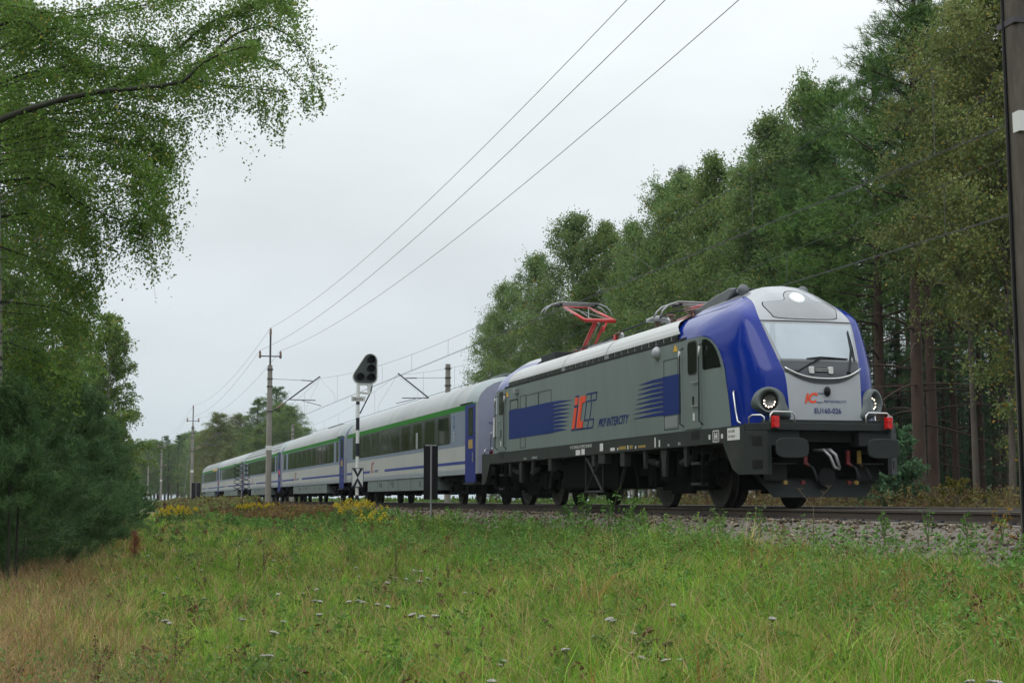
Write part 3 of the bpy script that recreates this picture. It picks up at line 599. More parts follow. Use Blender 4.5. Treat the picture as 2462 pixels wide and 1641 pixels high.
# rear and front corner skirts
def skirt(rear):
    f = (lambda v: rearmap(v)) if rear else (lambda v: v)
    b = MB()
    P = [(-.68, 1.476), (-1.72, 1.476), (-1.65, 1.18), (-1.22, .71), (-.95, .60), (-.68, .60)]
    b.prism(P, 'y', -1.493, -1.40); b.mapped(f, rear).build('corner_skirt', 'loco_dark', loco, weld=True); b.mirror_y().mapped(f, rear).build('corner_skirt', 'loco_dark', loco, weld=True)
    for sg in (-1, 1):
        b = MB(); pl = [(-.682, sg * 1.49), (-.34, sg * 1.20), (-.34, sg * 1.12), (-.70, sg * 1.38)]
        b.prism(pl, 'z', .60, 1.37)
        b.mapped(f, rear).build('corner_panel', 'loco_dark', loco, weld=True)
        for z in (.70, 1.10):
            b = MB(); nrm = Vector((-.29, sg * -.342, 0)); 
            pts = []
            for t in (.35, .78):
                pts.append(Vector((-.682 + .342 * t, sg * (1.49 - .29 * t), 0)))
            off = Vector((.0065, sg * .0076, 0))
            q = [pts[0] + off, pts[1] + off, pts[1] - off * 4, pts[0] - off * 4]
            b.prism([(p.x, p.y) for p in q], 'z', z, z + .15); b.mapped(f, rear).build('foot_opening', 'black', loco)
    b = MB(); b.prism([(-.28, -1.17), (-.28, 1.17), (-.70, 1.49), (-.70, -1.49)], 'z', 1.37, 1.50); b.mapped(f, rear).build('buffer_beam', 'loco_dark', loco, bevel=.008, weld=True)
    b = MB(); b.prism([(-.34, -1.12), (-.34, 1.12), (-.8, 1.2), (-.8, -1.2)], 'z', 1.476, 1.50 + .10) if False else None
    b = MB(); b.box(-1.0, -.40, -1.10, 1.10, 1.502, 1.56); b.mapped(f, rear).build('deck_plate', 'loco_dark', loco)
    b = MB(); b.box(-.9, -.75, -1.1, 1.1, .55, 1.37); b.mapped(f, rear).build('headstock', 'underframe', loco)
    for sg in (-1, 1):
        b = MB(); b.box(-.75, -.36, sg * .875 - .30, sg * .875 + .30, 1.10, 1.37); b.mapped(f, rear).build('buffer_housing', 'loco_dark', loco, bevel=.01)
        hd = MB(); pl = []
        for a in range(24):
            t = 2 * math.pi * a / 24; cx_, sx_ = math.cos(t), math.sin(t)
            pl.append((sg * .875 + math.copysign(abs(cx_) ** .5, cx_) * .31, 1.05 + math.copysign(abs(sx_) ** .6, sx_) * .175))
        hd.prism(pl, 'x', -.05, 0.0); hd.mapped(f, rear); bo = hd.mapped(f, rear).build('buffer', 'strut_grey' if False else 'loco_dark', loco, bevel=.012)
        b = MB(); b.cyl((-.05, sg * .875, 1.05), (-.5, sg * .875, 1.05), .09, 16); b.cyl((-.38, sg * .875, 1.05), (-.75, sg * .875, 1.05), .14, 16); b.mapped(f, rear).build('buffer_shank', 'underframe', bo)
        b = MB(); b.box(-.30, -.24, sg * 1.10 - .03, sg * 1.10 + .03, 1.50, 1.53) if False else None
        b = MB()
        for z in (1.465, 1.56): b.cyl((-.26, sg * 1.09, z), (-.17, sg * 1.09, z), .055, 14)
        b.box(-.27, -.20, sg * 1.09 - .06, sg * 1.09 + .06, 1.41, 1.615); b.mapped(f, rear).build('tail_lamp', 'red_lens', loco)
        b = MB(); b.tube([(-.30, sg * .69, 1.49), (-.30, sg * .69, 1.64), (-.30, sg * .74, 1.69), (-.30, sg * 1.10, 1.69), (-.30, sg * 1.15, 1.64), (-.30, sg * 1.15, 1.49)], .017, 8); b.mapped(f, rear).build('shunter_handrail', 'chrome', loco, smooth=True)
        b = MB(); b.tube([(-.66, sg * 1.40, 1.49), (-.66, sg * 1.40, 1.60), (-.60, sg * 1.36, 1.64), (-.5, sg * 1.24, 1.64), (-.46, sg * 1.20, 1.60), (-.46, sg * 1.20, 1.49)], .017, 8); b.mapped(f, rear).build('shunter_handrail', 'chrome', loco, smooth=True)
        b = MB(); b.tube([(-1.40, sg * 1.36, 2.12), (-1.36, sg * 1.39, 2.08), (-1.29, sg * 1.38, 1.75), (-1.23, sg * 1.37, 1.56), (-1.12, sg * 1.36, 1.52)], .018, 8); b.mapped(f, rear).build('grab_handle', 'chrome', loco, smooth=True)
        # step box under the buffer
        b = MB(); b.box(-.70, -.38, sg * .62 if sg > 0 else -1.06, 1.06 if sg > 0 else -.62, .78, .80); b.box(-.72, -.68, sg * .9 - .22, sg * .9 + .22, .5, .8); b.mapped(f, rear).build('shunter_step', 'strut_grey', loco)
        b = MB(); b.prism([(sg * 1.12, .60), (sg * 1.30, .60), (sg * 1.22, .95), (sg * 1.06, .95)], 'x', -.45, -.35) if False else None
    # snow plough
    b = MB(); G = []
    for zz, hw, xo in ((.20, .91, .02), (.34, 1.0, -.04), (.52, 1.16, -.10), (.62, 1.26, -.10)):
        G.append([(-.74 + xo - .06 * abs(t) ** 2, hw * t, zz) for t in np.linspace(-1, 1, 9)])
    pl_ = MB().grid(G); pl_.mapped(f, rear).build('snow_plough', 'loco_dark', loco, smooth=True)
    b = MB(); b.cyl((-.70, .07, .55), (-.62, .07, .55), .17, 20); b.mapped(f, rear).build('coupling_guard', 'black', loco)
    # coupling, hoses and cocks
    b = MB(); b.tube([(-.74, .03, 1.03), (-.40, .03, 1.03), (-.34, .10, .95), (-.33, .17, .72)], .03, 8); b.tube([(-.74, -.12, 1.03), (-.42, -.08, 1.03), (-.35, .0, .92), (-.34, .08, .72), (-.34, .18, .70)], .028, 8); b.mapped(f, rear).build('screw_coupling', 'galvanized', loco, smooth=True)
    for yy, c1 in ((-.37, 'dull_red'), (.46, 'dull_red'), (.68, 'faded_yellow')):
        b = MB(); b.box(-.60, -.55, yy - .03, yy + .03, .78, 1.03); b.tube([(-.57, yy, .80), (-.52, yy + .04, .76)], .03); b.mapped(f, rear).build('brake_cock', c1, loco)
        b = MB(); b.tube([(-.56, yy + .03, .78), (-.45, yy + .08, .72), (-.42, yy + .14, .55), (-.46, yy + .17, .45)], .022, 8); b.mapped(f, rear).build('brake_hose', 'strut_grey', loco, smooth=True)
    for yy, c1 in ((-.74, 'faded_yellow'), (-.40, 'dull_red'), (.50, 'dull_red'), (.64, 'faded_yellow')):
        b = MB(); b.cyl((-.66, yy, .46), (-.60, yy, .46), .04); b.mapped(f, rear).build('hose_coupling', c1, loco)
skirt(False); skirt(True)
text('lettering', 'ZEP-02', .08, (-.60, -1.43, 1.22), (R(90), 0, R(40)), 'black', loco)
# bogies
def wheelset(parent, x, r, m='wheel', yo=.75):
    for sg in (-1, 1):
        b = MB(); b.lathe((x, sg * yo, r), [(0, -.04 * sg), (.11, -.06 * sg), (.12, -.10 * sg), (.18, -.10 * sg), (.22, -.03 * sg), (r - .10, -.03 * sg), (r - .07, -.07 * sg), (r, -.07 * sg), (r, .05 * sg), (r + .028, .05 * sg), (r + .028, .075 * sg), (r - .06, .08 * sg), (0, .08 * sg)][::1], 'y', 32)
        # outer face is towards sg
        b = b.mapped(lambda v: (v[0], 2 * sg * yo - v[1], v[2])); b.build('wheel', m, parent, smooth=False)
def loco_bogie(x1, x2):
    xc = (x1 + x2) / 2
    bg_ = MB()
    for sg in (-1, 1):
        y0, y1 = (sg * 1.05, sg * .93) if sg < 0 else (.93, 1.05)
        pl = [(x1 + 1.0, .86), (x1 + .5, .95), (x1 - .6, .78), (x2 + .6, .78), (x2 - .5, .95), (x2 - 1.0, .86), (x2 - 1.0, .68), (x2 - .4, .66), (x2 + .7, .50), (x1 - .7, .50), (x1 + .4, .66), (x1 + 1.0, .68)]
        bg_.prism(pl, 'y', y0, y1)
        for x in (x1, x2):
            bg_.box(x - .22, x + .22, y0 - (.08 if sg < 0 else 0), y1 + (.08 if sg > 0 else 0), .42, .82)
            bg_.cyl((x, sg * 1.0, .625), (x, sg * 1.17, .625), .17, 18)
        for x in (xc - .35, xc + .35): bg_.cyl((x, sg * 1.1, .62), (x, sg * 1.1, 1.15), .15, 14)
        bg_.box(xc - .55, xc + .55, min(y0, y1), max(y0, y1), .28, .55)
    bg_.box(x2, x1, -.9, .9, .35, .9)
    bo = bg_.build('bogie', 'underframe', loco, bevel=.01)
    for x in (x1, x2): wheelset(bo, x, .625)
    for dx, sl in ((.55, 1), (-.55, -1)):
        for sg in (-1, 1):
            b = MB(); b.cyl((xc + dx * 2.4, sg * 1.27, .98), (xc + dx * 1.1, sg * 1.27, .88), .055, 12); b.cyl((xc + dx * 2.0, sg * 1.27, .95), (xc + dx * 1.45, sg * 1.27, .91), .07, 12); b.build('damper', 'strut_grey', bo)
    # support struts of the body beside the bogie
    for x, w in ((xc + 1.25, .14), (xc - 1.10, .12), (xc + .05, .26)):
        for sg in (-1, 1):
            b = MB(); zb = .62 if w > .2 else .80
            b.prism([(x - w * .75, 1.185), (x + w * .75, 1.185), (x + w * .45, .92), (x + w * .35, zb), (x - w * .35, zb), (x - w * .45, .92)], 'y', sg * 1.44, sg * 1.38); b.build('body_strut', 'strut_grey', loco)
    for sg in (-1, 1):
        b = MB(); b.tube([(x1 + .9, sg * 1.2, 1.0), (x1 + .7, sg * 1.15, .45)], .03); b.build('sand_pipe', 'underframe', bo)
        b = MB(); b.tube([(x2 - .9, sg * 1.2, 1.0), (x2 - .75, sg * 1.15, .40)], .05); b.build('sand_pipe', 'underframe', bo)
loco_bogie(-3.45, -6.38); loco_bogie(-14.5, -17.5)
b = MB(); b.box(-12.6, -8.3, -1.25, 1.25, .42, 1.19); b.build('transformer_box', 'underframe', loco, bevel=.03)
b = MB()
for x0, x1_ in ((-10.1, -8.9), (-8.9, -10.1)): b.tube([(x0, -1.42, 1.15), (x1_ , -1.42, .35)], .03, 6)
b.tube([(-10.2, -1.42, .33), (-8.8, -1.42, .33)], .03); b.tube([(-10.15, -1.42, 1.18), (-10.15, -1.42, .33)], .02); b.tube([(-8.85, -1.42, 1.18), (-8.85, -1.42, .33)], .02)
b.build('cross_brace', 'strut_grey', loco)
for x in (-7.35, -13.0):
    b = MB(); b.box(x - .14, x + .14, -1.47, -1.32, .88, 1.18); b.tube([(x, -1.40, .88), (x - .9, -1.2, .45)], .035); b.build('equipment_bracket', 'strut_grey', loco)
for x0, x1_, z0 in ((-9.0, -8.55, .97), (-9.5, -9.3, .92)): b = MB(); b.box(x0, x1_, -1.48, -1.3, z0, 1.18); b.build('socket_box', 'strut_grey', loco)
# roof gear
b = MB()
for sg in (-1, 1): b = MB(); b.lathe((-2.75, sg * .62, 4.16), [(.0, .16), (.105, .16), (.11, .13), (.06, .0), (.045, -.12), (0, -.14)], 'x', 16); b.build('horn', 'nose_dark', loco, smooth=True)
b = MB(); b.prism([(-5.2, 3.86), (-3.6, 4.0), (-2.95, 4.24), (-3.3, 4.28), (-4.0, 4.22), (-5.2, 4.06)], 'y', -.62, .62); b.build('air_conditioner', 'nose_dark', loco, bevel=.02)
b = MB(); b.box(-16.3, -14.9, -.75, .4, 3.75, 4.10); b.box(-17.1, -16.3, -.6, .6, 3.75, 4.02); b.build('roof_box', 'strut_grey', loco, bevel=.02)
b = MB(); b.box(-11.9, -10.0, -.8, .6, 3.75, 3.93); b.box(-9.9, -9.0, -.7, .3, 3.75, 3.90); b.build('roof_hatch', 'silver_grey', loco, bevel=.02)
def insul(x, y, h=.28, parent=loco):
    b = MB(); pr = [(.09, 0)]
    for k in range(4): z = .03 + k * h / 4; pr += [(.05, z), (.10, z + .015), (.05, z + .03)]
    pr += [(.05, h), (.10, h), (.11, h + .03), (0, h + .05)]
    b.lathe((x, y, 3.74), pr, 'z', 14); return b.build('roof_insulator', 'insulator', parent, smooth=True)
for x, y in ((-13.6, -.55), (-13.6, .55), (-7.0, -.75), (-6.1, -.78), (-5.2, -.7), (-5.6, .4), (-12.9, 0.), (-9.4, -.8)): insul(x, y, .30 if x > -8 else .26)
b = MB(); b.tube([(-13.6, -.55, 4.07), (-12.0, -.5, 4.0), (-9.4, -.8, 4.05), (-7.0, -.75, 4.10), (-6.1, -.78, 4.12), (-5.2, -.7, 4.1)], .022, 6); b.build('busbar', 'strut_grey', loco)
b = MB(); b.box(-7.2, -6.8, -.95, -.6, 4.02, 4.10); b.lathe((-7.0, -.75, 4.06), [(.16, 0), (.16, .06), (.10, .08), (0, .10)], 'z', 16); b.build('circuit_breaker', 'silver_grey', loco, smooth=True)
b = MB(); 
for x in (-8.9, -5.9): b.tube([(x, -.95, 3.8), (x, -.95, 3.90), (x + .08, -.95, 3.95), (x + .16, -.95, 3.90), (x + .16, -.95, 3.8)], .03, 8)
b.build('lifting_eye', 'galvanized', loco)
b = MB(); b.box(-9.6, -9.45, -.9, -.78, 3.8, 4.0); b.build('roof_marker', 'red', loco)
# pantographs: single arm
def panto(raised):
    P = MB(); G_ = MB()
    if raised:
        root, ky, knee = (-13.75, 4.05), .0, (-13.65, 4.72)
        base = Vector((-14.6, 0, 4.02)); kn = Vector((-13.35, 0, 4.78)); hd = Vector((-15.4, 0, 5.42))
        P.tube([base + Vector((0, -.12, 0)), kn + Vector((0, -.10, 0))], .055, 10); P.tube([base + Vector((-.35, .25, .0)), kn + Vector((-.12, .12, -.14))], .035, 8)
        P.tube([kn + Vector((0, -.42, 0)), kn + Vector((0, .42, 0))], .05, 10)
        for sg in (-1, 1): P.tube([kn + Vector((0, sg * .40, 0)), hd + Vector((0, sg * .36, -.05))], [.05, .03], 10)
        P.tube([hd + Vector((0, -.38, -.05)), hd + Vector((0, .38, -.05))], .025, 8)
        P.tube([kn + Vector((.1, .05, -.3)), kn + Vector((.0, .2, .0))], .03, 8)
        G_.tube([kn + Vector((0, -.3, .03)), hd + Vector((0, .34, -.04))], .010, 5); G_.tube([kn + Vector((0, .3, .03)), hd + Vector((0, -.34, -.04))], .010, 5); G_.tube([base + Vector((-.2, .05, .05)), kn + Vector((-.05, .0, -.08)), hd + Vector((0, .02, -.1))], .012, 5)
        P.tube([base + Vector((-.4, -.3, 0)), base + Vector((-.4, .3, 0)), base + Vector((.3, .3, 0)), base + Vector((.3, -.3, 0)), base + Vector((-.4, -.3, 0))], .03, 8)
        hx, hz = -15.4, 5.45
    else:
        P.tube([(-7.0 + .2, -.35, 4.02), (-4.6, -.30, 4.12)], .05, 8); P.tube([(-6.8, .35, 4.02), (-4.6, .30, 4.12)], .05, 8); P.tube([(-4.6, -.4, 4.12), (-4.6, .4, 4.12)], .05, 8)
        P.tube([(-4.6, -.36, 4.16), (-6.5, -.33, 4.24)], .035, 8); P.tube([(-4.6, .36, 4.16), (-6.5, .33, 4.24)], .035, 8)
        hx, hz = -6.45, 4.36
    Hm = MB()
    for dx in (-.20, .20):
        arc = [(-.97, -.30), (-.90, -.17), (-.78, -.06), (-.60, 0), (.60, 0), (.78, -.06), (.90, -.17), (.97, -.30)]
        Hm.tube([(hx + dx, y, hz + z) for y, z in arc], .022, 8)
        Hm.box(hx + dx - .03, hx + dx + .03, -.58, .58, hz + .0, hz + .035)
    po = P.build('pantograph', 'red', loco, smooth=True)
    Hm.build('collector_head', 'galvanized', po, smooth=True); [MB().box(hx - .24, hx + .24, sg * .5 - .03, sg * .5 + .03, hz - .07, hz - .02).build('head_spring', 'black', po) for sg in (-1, 1)]
    if raised: G_.build('guide_rod', 'galvanized', po)
panto(True); panto(False)

# ------------------------------------------------------------------ coaches
FARSIDE = {}
def coach(k, name, label, ribs=False, first=False, variant=0, last=False, offx=0.0):
    L = 26.4
    c = empty('passenger_coach', (-LL - 26.4 * k, 0, 0), label=label, cat='passenger coach', group='grey passenger coaches behind the locomotive')
    YS = 1.41; e0, e1 = -.42, -L + .42
    ext = .0
    prof = [(YS, .94), (YS, 2.95), (1.405, 3.12), (1.375, 3.28), (1.28, 3.47), (1.12, 3.66), (.88, 3.83), (.60, 3.94), (.30, 4.0), (0, 4.02)]
    side = prof[:3]
    b = MB(); b.box(e1, e0, -YS, YS, .94, 3.12); b.build('body', 'coach_white', c)
    roofp = [(-y, z) for y, z in prof[2:]] + [(y, z) for y, z in reversed(prof[2:-1])]
    def sec(x, dz, sy): return [(x, y * sy, 3.12 + (z - 3.12) * dz) for y, z in roofp]
    m_ = [sec(e0 - 1.35, 1, 1), sec(e1 + 1.35, 1, 1)]
    MB().grid([[p for p in s] for s in m_]).build('roof', 'coach_roof', c, smooth=True)
    for sgn, e_ in ((1, e0), (-1, e1)):
        G = [sec(e_ - sgn * d, dz, sy) for d, dz, sy in ((1.35, 1, 1), (1.0, .99, .998), (.6, .965, .992), (.25, .92, .984), (.05, .87, .975), (-.03, .82, .965))]
        last_ = G[-1]; ccc = (e_ + sgn * .02, 0, 3.2)
        bb = MB().grid(G); nn = len(last_); bb.add(last_ + [ccc], [(i, i + 1, nn) for i in range(nn - 1)])
        bb.build('roof_end', 'coach_roof_end', c, smooth=True)
        w = MB(); w.prism([(-1.36, .95), (1.36, .95)] + [(y * .955, 3.12 + (z - 3.12) * .80) for y, z in reversed(roofp)], 'x', e_, e_ + sgn * .034); w.build('end_wall', 'coach_end', c)
        w = MB(); x0, x1 = sorted((e_ + sgn * .02, e_ + sgn * .40)); w.box(x0, x1, -.55, -.40, 1.2, 3.2); w.box(x0, x1, .40, .55, 1.2, 3.2); w.box(x0, x1, -.55, .55, 3.2, 3.34); w.build('gangway', 'rubber', c, bevel=.04)
        for sg in (-1, 1):
            w = MB(); w.cyl((e_ + sgn * .0, sg * .875, 1.05), (e_ + sgn * .38, sg * .875, 1.05), .10, 14); w.cyl((e_ + sgn * .37, sg * .875, 1.05), (e_ + sgn * .42, sg * .875, 1.05), .23, 20); w.build('buffer', 'underframe', c)
    if ribs:
        b = MB()
        for y, z in ((1.35, 3.36), (1.22, 3.56), (1.02, 3.745), (.75, 3.892), (.42, 3.983)):
            for sg in (-1, 1): b.tube([(e0 - 1.3, sg * y, z), (e1 + 1.3, sg * y, z)], .022, 5)
        b.build('roof_rib', 'coach_skirt', c)
    def sp_(nm, x0, x1, z0, z1, m, off, both=True, round_=0, par=c, **kw):
        q = MB(); q.prism(rrect(-x1, -x0, z0, z1, round_) if round_ else [(-x1, z0), (-x0, z0), (-x0, z1), (-x1, z1)], 'y', -YS - off, -YS + .02)
        if both:
            f_ = q.mirror_y().build(nm, m, par, **kw); FARSIDE[nm] = f_
        return q.build(nm, m, par, **kw)
    sp_('upper_side', .45, L - .45, 1.83, 2.95, 'coach_blue_grey', .003)
    sp_('green_band', .45, L - .45, 2.95, 3.12, 'green_band', .004)
    if first: sp_('first_class_band', 2.2, 8.5, 2.97, 3.10, 'yellow', .006)
    sp_('lower_side', .45, L - .45, .94, 1.10, 'coach_low_grey', .003)
    lg = 17.0
    sp_('blue_stripe', 1.85, lg - .9, 1.265, 1.36, 'stripe_blue', .004); sp_('blue_stripe', lg + 2.6, L - .5, 1.265, 1.36, 'stripe_blue', .004)
    # logo near the rear part
    text('logo', 'IC', .64, (-(lg + 2.35), -YS - .006, 1.27), SIDE, 'faded_red', c, shear=.35, bold=.006)
    text('lettering', 'PKP INTERCITY', .15, (-(lg + 1.45), -YS - .006, 1.27), SIDE, 'stripe_blue', c, sx=.9, shear=.3)
    # windows
    d1 = 1.87
    band0, band1 = (3.95, 24.3) if variant == 0 else (3.7, 22.9)
    wb = sp_('window_band', band0, band1, 1.96, 2.92 if variant else 2.95, 'glass_tint', .006, round_=.14)
    n_ = 9
    for i in range(n_):
        a = band0 + .35 + (band1 - band0 - .5) * i / n_; q = MB(); wd = (band1 - band0 - .5) / n_ - .62
        q.prism(rrect(-a - wd, -a, 2.0, 2.86, .06), 'y', -YS - .009, -YS); q.build('window', 'glass', wb); q.mirror_y().build('window', 'glass', FARSIDE['window_band'])
    if variant:
        for a, b_ in ((2.25, 2.95), (23.8, 25.2)): sp_('window', a, b_, 1.97, 2.92, 'glass_tint', .007, round_=.06)
    else:
        text('class_number', '2', .58, (-3.58, -YS - .006, 2.46), SIDE, 'stripe_blue', c, sx=.85)
        for i, z in enumerate((2.02, 2.14, 2.27)): text('lettering', ('BC', 'WC', '06')[i], .12, (-3.6, -YS - .006, z), SIDE, 'white_paint', c, sx=1.1)
        q = MB()
        for z in (1.30, 1.42, 1.52, 1.60, 1.72): q.box(-3.85, -3.3, -YS - .004, -YS, z, z + .012)
        q.build('stencil_mark', 'coach_low_grey', c)
    q = MB(); q.prism([(x, z) for x, z in ((-9.7, 1.98), (-9.35, 1.98), (-9.35, 2.55), (-9.7, 2.55))], 'y', -YS - .011, -YS)
    if k in (0,): q.build('window_blind', 'silver', wb)
    # doors
    dd = sp_('door', .47, 1.85, .68, 3.09, 'door_blue', .010, bevel=.01)
    q = MB(); q.prism(rrect(-1.38, -.78, 2.12, 2.98, .06), 'y', -YS - .016, -YS); q.build('door_window', 'glass', dd)
    q = MB(); q.box(-1.38, -.82, -YS - .014, -YS, 1.72, 2.0); q.build('door_notice', 'faded_yellow' if k < 2 else 'orange', dd)
    q = MB(); q.tube([(-.60, -YS - .06, 1.30), (-.60, -YS - .06, 1.60)], .022); q.build('handle', 'chrome', dd)
    q = MB(); q.box(-1.9, -.45, -YS - .05, -1.0, .62, .67); q.build('door_step', 'strut_grey', c)
    q = MB(); q.tube([(-.9, -YS, 3.14), (-2.5, -YS - .02, 3.15)], .02); q.build('rain_gutter', 'black', c)
    # underfloor equipment with flaps
    b = MB(); b.box(-20.3, -6.3, -1.38, 1.38, .48, .94)
    sk = b.build('equipment_skirt', 'coach_skirt', c, bevel=.01)
    for x in (8.2, 10.8, 13.3, 15.4, 17.9): MB().box(-x - .01, -x + .01, -1.384, -1.37, .50, .94).build('flap_seam', 'black', sk)
    for x, z0, z1 in ((9.1, .60, .80), (14.4, .62, .85), (14.8, .70, .86), (17.0, .6, .8), (17.3, .66, .82)): MB().box(-x - .05, -x + .05, -1.386, -1.37, z0, z1).build('flap_opening', 'black', sk)
    b = MB(); b.box(-L + .6, -.6, -1.2, 1.2, .80, .95); b.box(-20.0, -6.5, -1.1, 1.1, .36, .48); b.build('underframe', 'underframe', c)
    for xc in (3.7, L - 3.7):
        b = MB()
        for sg in (-1, 1):
            y0, y1 = sorted((sg * .95, sg * 1.07))
            b.prism([(-xc + 1.75, .62), (-xc + 1.1, .70), (-xc + .5, .48), (-xc - .5, .48), (-xc - 1.1, .70), (-xc - 1.75, .62), (-xc - 1.7, .48), (-xc - .6, .34), (-xc + .6, .34), (-xc + 1.7, .48)], 'y', y0, y1)
            for dx in (-1.25, 1.25): b.cyl((-xc + dx, sg * .95, .46), (-xc + dx, sg * 1.2, .46), .15, 14)
            for dx in (-.25, .25): b.cyl((-xc + dx, sg * 1.08, .45), (-xc + dx, sg * 1.08, .85), .13, 12)
            b.cyl((-xc - 1.4, sg * 1.2, .72), (-xc - .5, sg * 1.2, .70), .05)
        b.box(-xc - 1.3, -xc + 1.3, -.8, .8, .35, .62)
        bo = b.build('bogie', 'underframe', c, bevel=.008)
        for dx in (-1.25, 1.25): wheelset(bo, -xc + dx, .46)
    if k == 0:
        text('lettering', 'MZ/PUR/2', .13, (e0 + .041, -1.02, 2.43), FRONT, 'paint_blue', c)
        q = MB(); q.box(e0 + .036, e0 + .041, -.72, -.50, 2.78, 3.0); q.box(e0 + .036, e0 + .041, -.74, -.56, 1.05, 1.25); q.build('warning_sign', 'yellow', c)
        q = MB()
        for i in range(8): q.box(e0 + .036, e0 + .041, -.82, -.40, 1.92 + i * .055, 1.926 + i * .055)
        q.box(e0 + .036, e0 + .041, -.82, -.814, 1.92, 2.31); q.build('data_panel', 'paint_blue', c)
        q = MB(); q.cyl((e0 + .036, -.75, 1.60), (e0 + .07, -.75, 1.60), .07, 16); q.build('tail_lamp', 'red_lens', c)
        q = MB()
        for i in range(5): q.box(-11.2 - .55 * i, -10.8 - .55 * i, -1.02, -.7, 3.80, 3.86) if False else None
        q.box(-3.2, -1.4, -.25, .25, 4.02, 4.10); q.build('roof_vent', 'coach_skirt', c, bevel=.02)
    if k == 1:
        q = MB(); q.box(-14.0, -9.0, -.25, .25, 4.02, 4.12); q.build('roof_vent', 'coach_skirt', c, bevel=.02)
    return c
coach(0, 'c', 'first grey coach coupled behind the locomotive with a large blue 2 beside its door', variant=0)
coach(1, 'c', 'second grey coach from the locomotive, smooth roof, behind the striped signal post', variant=1)
coach(2, 'c', 'third coach with a ribbed roof, crossed by the nearest standing concrete mast', ribs=True, variant=1)
coach(3, 'c', 'fourth coach with a smooth roof, behind the dark cross-shaped markers', variant=1)
coach(4, 'c', 'last coach of the train with a ribbed roof and a yellow first class strip', ribs=True, first=True, variant=1, last=True)

# ------------------------------------------------------------------ catenary masts and lines
NM = [(10.46, 'old_mast'), (-66.6, 'concrete'), (-144.6, 'concrete'), (-230.5, 'concrete'), (-300., 'concrete')]
FMX = [12.0, -63.2, -138.4, -222., -300.]
def mast(x, sgn, m, label, first=False, line=True):
    yb = -2.95 if sgn < 0 else 7.0; s_ = -sgn    # s_ direction towards its track
    t = empty('catenary_mast', (x, yb, 0), label=label, cat='mast', group='concrete masts carrying the overhead line')
    b = MB(); w0, w1 = (.20, .135) if first else (.17, .13)
    G = []
    for z, w in ((-1.2, w0 + .01), (0, w0), (4, (w0 + w1) / 2), (8.0, w1)):
        c_ = .35 * w; G.append([(-w, -w + c_, z), (-w + c_, -w, z), (w - c_, -w, z), (w, -w + c_, z), (w, w - c_, z), (w - c_, w, z), (-w + c_, w, z), (-w, w - c_, z), (-w, -w + c_, z)])
    b.grid(G); b.add(G[-1][:8], [tuple(range(8))]); b.build('pole', m, t, weld=True)
    if first:
        q = MB(); q.box(-.05, w0 + .004, -w0 - .006, -w0 + .03, 0, .1) if False else None
        q = MB(); q.tube([(-.05, -w0 - .02, -.5), (-.03, -w0 + .0, 3.0), (-.05, -w1 - .02, 6.2)], .018, 5); q.build('cable', 'black', t)
    for z, w in ((7.75, .17), (6.75, .17), (5.28, .17), (7.2, .16)): cl = MB(); cl.box(-w, w, -w, w, z - .035, z + .035); cl.build('clamp', 'steel_dark', t)
    q = MB(); zz = 3.15 if not first else 4.55; w = .158 if not first else .17; q.box(-w, w, -w - .01, w, zz - .13, zz + .13) if not first else q.box(.05, .172, -.1755, -.10, zz - .50, zz - .28); q.build('painted_band', 'white_paint', t)
    if sgn < 0 and line:
        q = MB(); q.cyl((0, 0, 7.95), (0, 0, 9.75), .055, 10); q.box(-.04, .04, -.60, .60, 8.50, 8.56); q.build('line_bracket', 'steel_dark', t)
        for y, z in ((0, 9.75), (-.60, 8.40), (.60, 8.40)):
            q = MB(); q.lathe((0, y, z), [(.03, 0), (.09, .08), (.06, .14), (.085, .2), (.05, .28), (.075, .34), (.04, .45), (0, .47)], 'z', 10); q.build('insulator', 'insulator', t, smooth=True)
    # cantilever
    a = MB(); tipy = s_ * 2.85
    a.tube([(0, s_ * .15, 5.28), (0, s_ * 1.15, 6.02)], .03, 8); a.tube([(0, s_ * 1.15, 6.02), (0, tipy + s_ * .1, 7.40)], .042, 8)
    a.build('cantilever', 'steel_dark', t)
    q = MB(); q.lathe((0, 0, 0), [(.04, -.28), (.07, -.2), (.045, -.12), (.07, 0), (.045, .1), (.07, .18), (.04, .28)], 'z', 10)
    ang = math.atan2(s_ * 1.0, .74); mt = Matrix.Translation((0, s_ * .62, 5.63)) @ Matrix.Rotation(-ang, 4, 'X'); q.mapped(lambda v: tuple(mt @ Vector(v))).build('insulator', 'insulator', t, smooth=True)
    q = MB(); q.tube([(0, s_ * .15, 7.2), (0, tipy - s_ * .35, 7.13)], .013, 5); q.tube([(0, tipy - s_ * 1.0, 7.15), (0, tipy - s_ * .35, 7.13)], .03, 6); q.build('tie_rod', 'steel_dark', t)
    q = MB(); q.tube([(0, s_ * 1.15, 6.0), (0, tipy + s_ * -.15, 5.98)], .028, 6); q.tube([(0, s_ * 1.9, 5.95), (0, tipy + s_ * .2, 5.66), ], .02, 6); q.build('registration_arm', 'steel_dark', t)
    if first: t.rotation_euler = (0, R(-1.7), 0)
    return t
mast(NM[0][0], -1, 'old_mast', 'dark weathered concrete mast standing close at the right edge, with a white band', first=True)
mast(NM[1][0], -1, 'concrete', 'grey concrete mast in front of the third coach, crossarm and cantilever on top')
mast(NM[2][0], -1, 'concrete', 'concrete mast just beyond the end of the last coach, with a stay wire')
mast(NM[3][0], -1, 'concrete', 'farther mast with a thin top pole, beside the green shrub at the left')
mast(NM[4][0], -1, 'concrete', 'farthest mast of the near row, mostly hidden by the tree edge')
mast(FMX[1], 1, 'concrete', 'mast behind the train whose top rises over the first coach roof')
mast(FMX[2], 1, 'concrete', 'mast behind the train whose top shows over the second coach roof')
mast(FMX[3], 1, 'concrete', 'small far mast behind the train end in front of the bushes')
